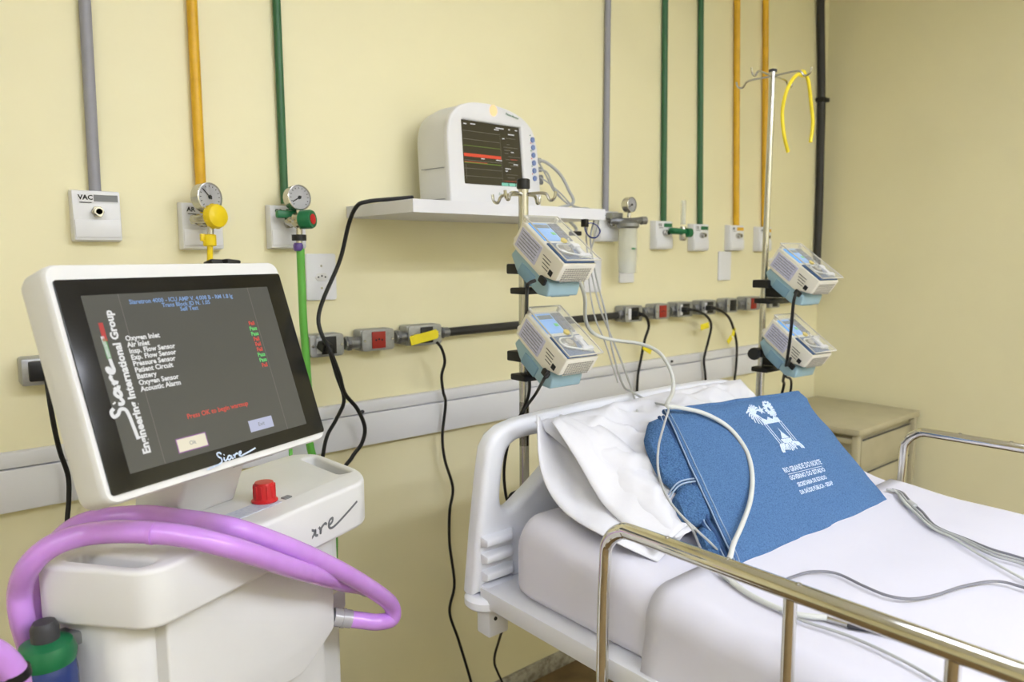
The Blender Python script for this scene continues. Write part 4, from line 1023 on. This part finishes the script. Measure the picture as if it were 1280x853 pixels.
# thick pale cable over pouch, and leads around its open side
pp_ = lambda x, y, o=.006: WP(x, y, bBL + bn * (.013 + o), bn)
cord('sensor_cable', [Y(716, 345, -.665), Y(724, 352, -.64), Y(731, 372, -.60), Y(732, 400, -.56), Y(742, 417, -.54), Y(765, 425, -.55), Y(800, 430, -.60), Y(825, 442, -.66), Y(840, 468, -.72), Y(841, 490, -.76), pp_(834, 507, .012), pp_(850, 510, .004), pp_(880, 517), pp_(910, 534), pp_(932, 562), pp_(940, 592), pp_(938, 625), pp_(928, 655), pp_(917, 680), pp_(913, 695), WZ(905, 715, .905), SZ(915, 728), SZ(945, 748), SZ(990, 767), SZ(1035, 773)], .0045, cablel_m, 'thick pale grey cable arching from the pumps over the blue pouch', 'cable', n=10)
cord('sensor_cable', [pp_(836, 512, .01), pp_(829, 535, .008), pp_(823, 560, .01), pp_(823, 590, .012), pp_(833, 620, .014), pp_(850, 643, .014), pp_(872, 664, .010), WZ(898, 690, .915), WZ(905, 712, .900), SZ(925, 733), SZ(955, 752), SZ(1000, 775), SZ(1060, 795), SZ(1120, 822), SZ(1170, 850), SZ(1230, 890)], .0022, cable_m, 'thin grey lead hugging the open side of the pouch then crossing the sheet', 'cable')
cord('sensor_cable', [pp_(852, 645, .010), pp_(866, 663, .010), WZ(874, 682, .925), WZ(885, 702, .910), SZ(905, 722), SZ(940, 745), SZ(985, 766), SZ(1040, 773)], .0022, cable_m, 'thin grey lead tucked under the pouch corner beside the rail', 'cable')
pr = thing('sensor_probe', 'slim grey cable connector lying on the sheet behind the near rail', 'connector', SZ(1035, 773))
q0 = SZ(1035, 773)
obj('tip', tb([Vector((0, 0, 0)), SZ(1060, 780) - q0], .0056, smooth=False, n=12), steel_m, pr)
obj('grip', tb([SZ(1060, 780) - q0, SZ(1085, 785) - q0, SZ(1130, 795) - q0, SZ(1180, 806) - q0], lambda t: .007 - .003 * t, n=12), dark_m, pr)
cord('sensor_cable', [SZ(962, 731), SZ(975, 728), SZ(992, 721), SZ(1015, 715), SZ(1045, 717), SZ(1080, 733), SZ(1110, 745), SZ(1140, 749), SZ(1170, 744), SZ(1205, 733), SZ(1245, 727), SZ(1280, 735), SZ(1330, 752)], .0024, cabled_m, 'dark grey lead curving across the middle of the white sheet', 'cable')
for i, (dx, m_, lb) in enumerate(((0, cable_m, 'pale grey sensor lead of the bundle by the far rail'), (3, cabled_m, 'dark grey sensor lead of the bundle by the far rail'), (-4, cable_m, 'outermost grey sensor lead of the bundle, nearest the pouch'))):
    cord('sensor_cable', [SZ(1112 + dx, 612), SZ(1125 + dx, 616), SZ(1133 + dx * 1.4, 626), SZ(1148 + dx * 1.6, 640), SZ(1163 + dx, 655), SZ(1180 + dx * .6, 664), SZ(1205 + dx, 674), SZ(1240, 690 - dx), SZ(1280, 702 - dx), SZ(1330, 722 - dx)], .0024, m_, lb, 'cable')
cord('sensor_cable', [SZ(1118, 613), SZ(1140, 637), SZ(1165, 660), SZ(1190, 672), SZ(1215, 688), SZ(1250, 708), SZ(1290, 730)], .0024, cablel_m, 'white sensor lead leaving the bundle diagonally over the sheet', 'cable')
q = SZ(1139, 630); cbm = bx((0, 0, 0), (.034, .014, .008), .003, 2, T(q) @ RZ(math.atan2(*((SZ(1160, 650) - SZ(1133, 626)).yx)))); tag(obj('cable_clip', cbm, cable_m), 'grey yoke clip on the sensor lead bundle by the far rail', 'clip')

# ------------------------------------------------------------------ bedside cabinet
CX0, CX1, CY0, CY1, CZ = 2.80, RW - .03, -.03, -.50, .752
cbn = thing('bedside_cabinet', 'beige metal bedside cabinet with drawer in the room corner', 'cabinet', ((CX0 + CX1) / 2, (CY0 + CY1) / 2, 0))
w, d = CX1 - CX0, CY0 - CY1
obj('top', bx((0, 0, CZ - .0125), (w, d, .025), .003), cab_m, cbn)
obj('body', bx((.02, .01, .405), (w - .09, d - .05, .64), .003), cab_m, cbn)
for sx in (-1, 1):
    for sy_ in (-1, 1): obj('leg', bx((sx * (w / 2 - .02), sy_ * (d / 2 - .02), (CZ - .025) / 2), (.025, .025, CZ - .026), .003), cab_m, cbn)
for z, h in ((.64, .12), (.36, .40)):
    dr = obj('drawer' if h < .2 else 'door', bx((.02, -d / 2 + .03, z), (w - .11, .014, h), .003), cab_m, cbn)
    obj('finger_pull', bx((.02, -d / 2 + .022, z + h * .5 - .004), (w - .12, .004, .006), .001), dark_m, dr)
obj('side_rail', bx((-w / 2 + .02, 0, .70), (.014, d - .06, .02), .002), cab_m, cbn)
for z, h in ((.64, .12), (.36, .40)): obj('side_panel', bx((-w / 2 + .0635, .01, z), (.004, d - .11, h), .002), cab_m, cbn)

# ------------------------------------------------------------------ ventilator
VYAW = R(22.5)
VO = Vector((.222, -.74, 0))
ven = thing('ventilator', 'white mechanical ventilator on a cart with large tilted touch screen', 'ventilator', VO, (0, 0, VYAW))
Mv = T(VO) @ RZ(VYAW); Vi = Mv.inverted()
ZT, ZB = 1.013, .930
plan = [(.004, -.004), (.452, .0), (.502, .05), (.56, .215), (.53, .26), (.08, .26), (.02, .205), (-.052, .168)]
pf = fillet(plan, [.034, .04, .04, .05, .03, .05, .06, .034], 8)
slotL = fillet([(.012, .026), (.040, .024), (.010, .146), (-.020, .144)], .012, 6)
slotR = fillet([(.462, .07), (.490, .062), (.540, .205), (.512, .215)], .010, 5)
obj('handle_deck', plate([pf, slotL, slotR], ZT - ZB, .007, T((0, 0, (ZT + ZB) / 2)), 3), offw_m, ven)
for sl in (slotL, slotR):
    cxs = sum(p[0] for p in sl) / len(sl); cys = sum(p[1] for p in sl) / len(sl)
    obj('slot_liner', plate([[(cxs + (x - cxs) * 1.2, cys + (y - cys) * 1.06) for x, y in sl]], .006, 0, T((0, 0, ZB + .02))), offw_m, ven)
b = B()
siare(b, .075, T((.262, -.0013, .9415)) @ FACE @ RZ(R(2)), .06, .62)
obj('logo', b, inkg_m, ven)
obj('fascia_line', bx((.205, -.0008, .9365), (.13, .0016, .002)), inkg_m, ven)
# body below the deck
body = fillet([(.035, .05), (.385, .05), (.385, .10), (.49, .10), (.515, .25), (.05, .25), (-.024, .165), (-.004, .07)], [.05, .006, .004, .02, .03, .05, .03, .03], 5)
obj('body', plate([body], .70, .004, T((0, 0, .58)), 2), offw_m, ven)
fp_ = [(.045, .74), (.300, .705), (.385, .752), (.385, .928), (.045, .928)]
obj('front_panel', plate([fillet(fp_, [.03, .02, .012, .004, .01])], .030, .004, T((0, .040, 0)) @ FACE, 3), offw_m, ven)
obj('port_block', bx((.425, .085, .79), (.07, .05, .085), .008), offw_m, ven)
obj('edge_trim', bx((.503, .155, .60), (.003, .004, .62)), inkg_m, ven)
for dz, r in ((.815, .012), (.795, .010)):
    obj('port', lt([(0, 0), (r * .7, 0), (r, .002), (r, .008), (r * .6, .008), (0, .003)], axis_m((.405, .058, dz + .012), (.2, -1, 0)), 16), black_m, ven)
obj('port_flap', bx((.404, .052, .805), (.030, .016, .008), .003, 2), mat('flap_cream', (236, 232, 212), .4), ven)
obj('base', bx((.235, .15, .155), (.46, .40, .09), .02, 3), offw_m, ven)
for x in (.04, .43):
    for y in (-.01, .31):
        obj('caster', cyl((x - .015, y, .056), (1, 0, 0), .0558, .03, 20, .006), dark_m, ven)
        obj('caster_fork', bx((x, y, .095), (.05, .05, .04), .005), grey_m, ven)
# knob
kq = Vi @ WZ(331, 627, ZT)
kb = obj('control_knob', lt([(0, 0), (.021, 0), (.022, .003), (.0185, .006), (.0165, .030), (.015, .034), (0, .035)], T((kq.x, kq.y, ZT)), 28), red_m, ven)
b = B()
for k in range(12): a = 2 * math.pi * k / 12; box(b, (kq.x + .0175 * math.cos(a), kq.y + .0175 * math.sin(a), ZT + .019), (.003, .003, .022), .001, 1)
obj('knob_ribs', b, red_m, kb)
obj('deck_label', bx((kq.x - .035, kq.y - .012, ZT + .0004), (.09, .035, .0012), 0, 1), mat('label_pale', (206, 212, 228), .5, rgb2=(184, 190, 214), vs=200), ven)
obj('deck_button', bx((kq.x + .03, kq.y - .02, ZT + .001), (.016, .012, .003), .001, 1), grey_m, ven)
# screen
TILT = R(18.6)
SC = Vector((.329, -.688, 1.2685))
Msw = T(SC) @ RZ(VYAW) @ RX(R(90) - TILT)     # local x right, y up the screen, z out
Msv = Vi @ Msw
Msi = Msw.inverted(); sn = Msw.to_3x3() @ Vector((0, 0, 1))
def vp(x, y, z=0):
    q = Msi @ WP(x, y, SC + sn * z, sn); return (q.x, q.y)
hs = [vp(51, 334), vp(341, 324.5), vp(411, 541), vp(136, 642)]
def child(name, bm, m_, par=ven, **k):
    bmesh.ops.transform(bm, matrix=Msv, verts=bm.verts[:]); return obj(name, bm, m_, par, **k)
hx0 = (hs[0][0] + hs[3][0]) / 2; hx1 = (hs[1][0] + hs[2][0]) / 2; hy1 = (hs[0][1] + hs[1][1]) / 2; hy0 = (hs[2][1] + hs[3][1]) / 2
hou = rrect(hx0, hy0, hx1, hy1, .016, 6)
inset = [(x * .93, (y - (hy0 + hy1) / 2) * .93 + (hy0 + hy1) / 2) for x, y in hou]
ss = [[(x, y, -.062) for x, y in inset], [(x * 1.0, y, -.056) for x, y in [(x * .985, (y - (hy0 + hy1) / 2) * .985 + (hy0 + hy1) / 2) for x, y in hou]], [(x, y, -.045) for x, y in hou], [(x, y, -.010) for x, y in hou], [(x * .994, (y - (hy0 + hy1) / 2) * .994 + (hy0 + hy1) / 2, -.003) for x, y in hou], [(x * .985, (y - (hy0 + hy1) / 2) * .985 + (hy0 + hy1) / 2, -.0005) for x, y in hou]]
hsg = child('screen_housing', loft(ss), offw_m)
bz = [vp(62, 353), vp(344, 341), vp(407.4, 538), vp(143, 621.5)]
bx0 = (bz[0][0] + bz[3][0]) / 2; bx1 = (bz[1][0] + bz[2][0]) / 2; by1 = (bz[0][1] + bz[1][1]) / 2; by0 = (bz[2][1] + bz[3][1]) / 2
ac = [vp(97, 372.5), vp(330, 358), vp(383.5, 528.5), vp(164.7, 594)]
ax0 = (ac[0][0] + ac[3][0]) / 2; ax1 = (ac[1][0] + ac[2][0]) / 2; ay1 = (ac[0][1] + ac[1][1]) / 2; ay0 = (ac[2][1] + ac[3][1]) / 2
bez = child('bezel', plate([rrect(bx0, by0, bx1, by1, .004)], .003, .0005, T((0, 0, .0005))), glassb_m)
act = child('touch_screen', bx(((ax0 + ax1) / 2, (ay0 + ay1) / 2, .0021), (ax1 - ax0, ay1 - ay0, .0006)), scr_m)
AW, AH = ax1 - ax0, ay1 - ay0
def AM(u, v, z=.0028): return T((ax0 + u * AW, ay1 - v * AH, z))
def uvp(x, y):
    q = vp(x, y); return ((q[0] - ax0) / AW, (ay1 - q[1]) / AH)
t = B()
for body, x, y, s in (('Siaretron 4000 - ICU AMP V. 4.008 B - RM 1.8 lg', 229, 374.5, .0085), ('Trans Block ID N. 1.05', 232, 380.5, .0085), ('Self Test', 235, 386.5, .0085)):
    u, v = uvp(x, y); put_text(t, body, s, AM(u, v), bold=.0002)
child('heading_text', t, e_blue, act)
t = B()
names = ['Oxygen Inlet', 'Air Inlet', 'Insp. Flow Sensor', 'Exp. Flow Sensor', 'Pressure Sensor', 'Patient Circuit', 'Battery', 'Oxygen Sensor', 'Acoustic Alarm']
for k, nme in enumerate(names):
    u, v = uvp(155 + 2.4 * k, 424.5 + 7.9 * k); put_text(t, nme, .0095, AM(u, v), align='LEFT', bold=.0003)
child('test_list', t, e_white, act)
tr, tg = B(), B()
for k, st_ in enumerate('FPPFFFPPF'):
    u, v = uvp(313 + 2.05 * k, 405 + 6.5 * k); put_text(tr if st_ == 'F' else tg, 'Fail' if st_ == 'F' else 'Pass', .0085, AM(u, v), bold=.0003)
u, v = uvp(272, 513); put_text(tr, 'Press OK to begin warmup', .0095, AM(u, v), bold=.0002)
child('fail_text', tr, e_red, act); child('pass_text', tg, e_green, act)
t = B(); u0, v0 = uvp(183, 558); u1, v1 = uvp(134, 398)
ang = math.atan2(-(v1 - v0) * AH, (u1 - u0) * AW)
u, v = uvp(158, 478); put_text(t, 'Engineering International Group', .0145, AM(u, v) @ RZ(R(90)), bold=.0006, sx=1.0)
u, v = uvp(161, 517); siare(t, .046, AM(u, v) @ RZ(R(90)), .10, .52, .2)
child('brand_text', t, e_white, act)
u, v = uvp(127, 416); t = quad2(B(), -.003, -.012, .003, .012, AM(u, v)); child('flag_red', t, e_flagr, act)
u, v = uvp(131.5, 436); t = quad2(B(), -.003, -.014, .003, .012, AM(u, v)); child('flag_green', t, e_flagg, act)
for px, py, m_, txt, nm in ((239, 554, e_cream, 'Ok', 'ok_button'), (325, 530.5, e_lilac, 'Exit', 'exit_button')):
    u, v = uvp(px, py); g = child(nm, quad2(B(), -.0225, -.0085, .0225, .0085, AM(u, v, .0028)), m_, act)
    t = B(); put_text(t, txt, .008, AM(u, v, .0032)); child('lettering', t, inkg_m, g)
    if nm == 'ok_button': 
        child('button_frame', quad2(B(), -.0238, -.0098, .0238, .0098, AM(u, v, .00265)), e_frame, g)
t = B(); u, _ = uvp(190, 500)
child('divider_line', quad2(B(), -.0004, -AH / 2, .0004, AH / 2, AM(.16, .5, .0026)), e_line, act); quad2(t, -.0004, -AH / 2, .0004, AH / 2, AM(.865, .5, .0026))
child('divider_line', t, e_line, act)
t = B(); q = vp(287, 572); siare(t, .030, T((q[0] - .020, q[1] - .0065, .0026)), .075, .58, .5); child('bezel_logo', t, e_cream if False else print_m, bez)
child('vent_slot', bx((-.075, hy1 - .0002, -.030), (.135, .002, .012), .001), grey_m, hsg)
child('latch', wedge([(.074, hy1 - .001, -.012), (.112, hy1 - .001, -.012), (.112, hy1 - .001, -.034), (.074, hy1 - .001, -.034), (.074, hy1 + .011, -.014), (.114, hy1 + .008, -.010), (.114, hy1 + .008, -.034), (.074, hy1 + .012, -.034)], .003), black_m, hsg)
child('latch_tab', wedge([(.094, hy1 - .010, -.003), (.116, hy1 - .010, -.003), (.116, hy1 - .002, -.016), (.094, hy1 - .002, -.016), (.092, hy1 + .006, .0005), (.119, hy1 + .003, .0005), (.119, hy1 + .008, -.016), (.092, hy1 + .010, -.016)], .003), black_m, hsg)
# neck under the screen
q0 = Vi @ SC
nb = wedge([(.150, .135, ZT - .002), (.270, .135, ZT - .002), (.270, .235, ZT - .002), (.150, .235, ZT - .002), (.145, .052, 1.19), (.265, .052, 1.19), (.265, .19, 1.24), (.145, .19, 1.24)], .008, 3)
nk = obj('screen_neck', nb, offw_m, ven)
child('neck_seam', bx((.045, hy0 + .001, -.012), (.075, .003, .002)), inkg_m, hsg)
obj('status_label', bx((.505, .235, ZT + .02), (.010, .003, .028), .001, 1), hose_m, ven)

# breathing tubes
TR_ = .0152
def VL(u, v, z): return Mv @ Vector((u, v, z))
def VPx(x, y, v): # pixel on a vertical plane parallel to the ventilator front, v behind it
    return WP(x, y, VL(0, v, 0), Mv.to_3x3() @ Vector((0, -1, 0)))
t1 = [VPx(436, 774, .02), VPx(452, 776, .005), VPx(472, 778, -.015), VPx(490, 773, -.025), VPx(489, 757, -.03), VPx(472, 742, -.04), VPx(440, 722, -.046), VPx(403, 703, -.045), VPx(367, 687, -.040), VPx(330, 673, -.03), WZ(293, 661, 1.030), WZ(255, 653, 1.031), WZ(220, 648.5, 1.031), WZ(176, 644, 1.031), WZ(110, 652, 1.031), VPx(72, 678, .205), VPx(52, 715, .21), VPx(46, 760, .20), VPx(52, 800, .19), VPx(56, 850, .19), VPx(56, 900, .19)]
tt = thing('breathing_tube', 'violet ventilator hose plugged into the clear side port, bending back over the deck', 'hose', t1[0])
obj('hose', tb([p - t1[0] for p in t1], TR_, n=18), tube_m, tt)
dd = (t1[0] - t1[1]).normalized()
obj('cuff', tb([Vector((0, 0, 0)) - dd * .004, dd * .030], .0165, n=18, smooth=False), conn_m, tt)
obj('cuff_ring', tb([dd * .008, dd * .014], .0178, n=18, smooth=False), conn_m, tt)
obj('spigot', tb([dd * .028, dd * .055], .011, n=16, smooth=False), grey_m, tt)
t2 = [VPx(462, 737, .06), VPx(450, 733, .02), VPx(430, 729, -.012), VPx(403, 721, -.040), VPx(367, 711, -.052), VPx(330, 698, -.054), VPx(293, 686, -.050), VPx(255, 676, -.028), WZ(220, 669, 1.048), WZ(165, 665, 1.056), WZ(110, 668, 1.054), WZ(66, 682, 1.047), WZ(36, 709, 1.020), WZ(25, 740, .98), WZ(28, 775, .94), WZ(38, 812, .885), WZ(46, 850, .83), WZ(52, 900, .78)]
t2b = thing('breathing_tube', 'violet ventilator hose lying in front, looping down past the left handle', 'hose', t2[0])
obj('hose', tb([p - t2[0] for p in t2], TR_, n=18), tube_m, t2b)
obj('seam_ring', tb([WZ(187, 666.5, 1.0535) - t2[0], WZ(193, 667, 1.053) - t2[0]], .0156, n=18, smooth=False), tube_m, t2b)
obj('cuff', tb([VPx(462, 737, .06) - t2[0], VPx(458, 735.7, .047) - t2[0]], .0165, n=18, smooth=False), conn_m, t2b)
t3 = [VPx(-60, 800, .03), VPx(-20, 812, .03), VPx(2, 824, .03), VPx(18, 845, .03), VPx(24, 880, .03)]
t3b = thing('breathing_tube', 'short violet hose end with a black band low beside the ventilator', 'hose', t3[0])
obj('hose', tb([p - t3[0] for p in t3], TR_, n=18), tube_m, t3b)
obj('band', tb([VPx(17, 838, .03) - t3[0], VPx(20, 848, .03) - t3[0]], .0165, n=18, smooth=False), black_m, t3b)
# humidifier
hq = VPx(61, 850, .125); hq.z = 0
zc = VPx(61, 797, .125).z
hm = thing('humidifier_bottle', 'blue humidifier bottle with green collar hanging at the ventilator side', 'bottle', (hq.x, hq.y, zc))
obj('bottle', lt([(0, -.16), (.030, -.158), (.035, -.14), (.035, -.05), (.032, -.028), (.022, -.018), (0, -.016)], None, 28), blue_m, hm)
obj('collar', lt([(.020, -.030), (.034, -.032), (.036, -.020), (.031, -.006), (.016, .0), (0, .0)], None, 28), green_m, hm)
obj('cap', lt([(0, -.002), (.017, -.002), (.017, .016), (.013, .024), (0, .025)], None, 20), dark_m, hm)
obj('bracket', bx((.03, .03, -.02), (.05, .03, .02), .004), grey_m, hm)
cord('power_cord', [Y(58, 470, -.062), Y(62, 500, -.07), Y(68, 535, -.06), Y(75, 565, -.05), Y(85, 595, -.045), Y(86, 625, -.045), Y(84, 655, -.05), Y(84, 720, -.06), Vector((.3, -.08, .3)), Vector((.3, -.09, .05)), Vector((.33, -.16, .006))], .0048, cord_m, 'black cord hanging from the box behind the ventilator screen')
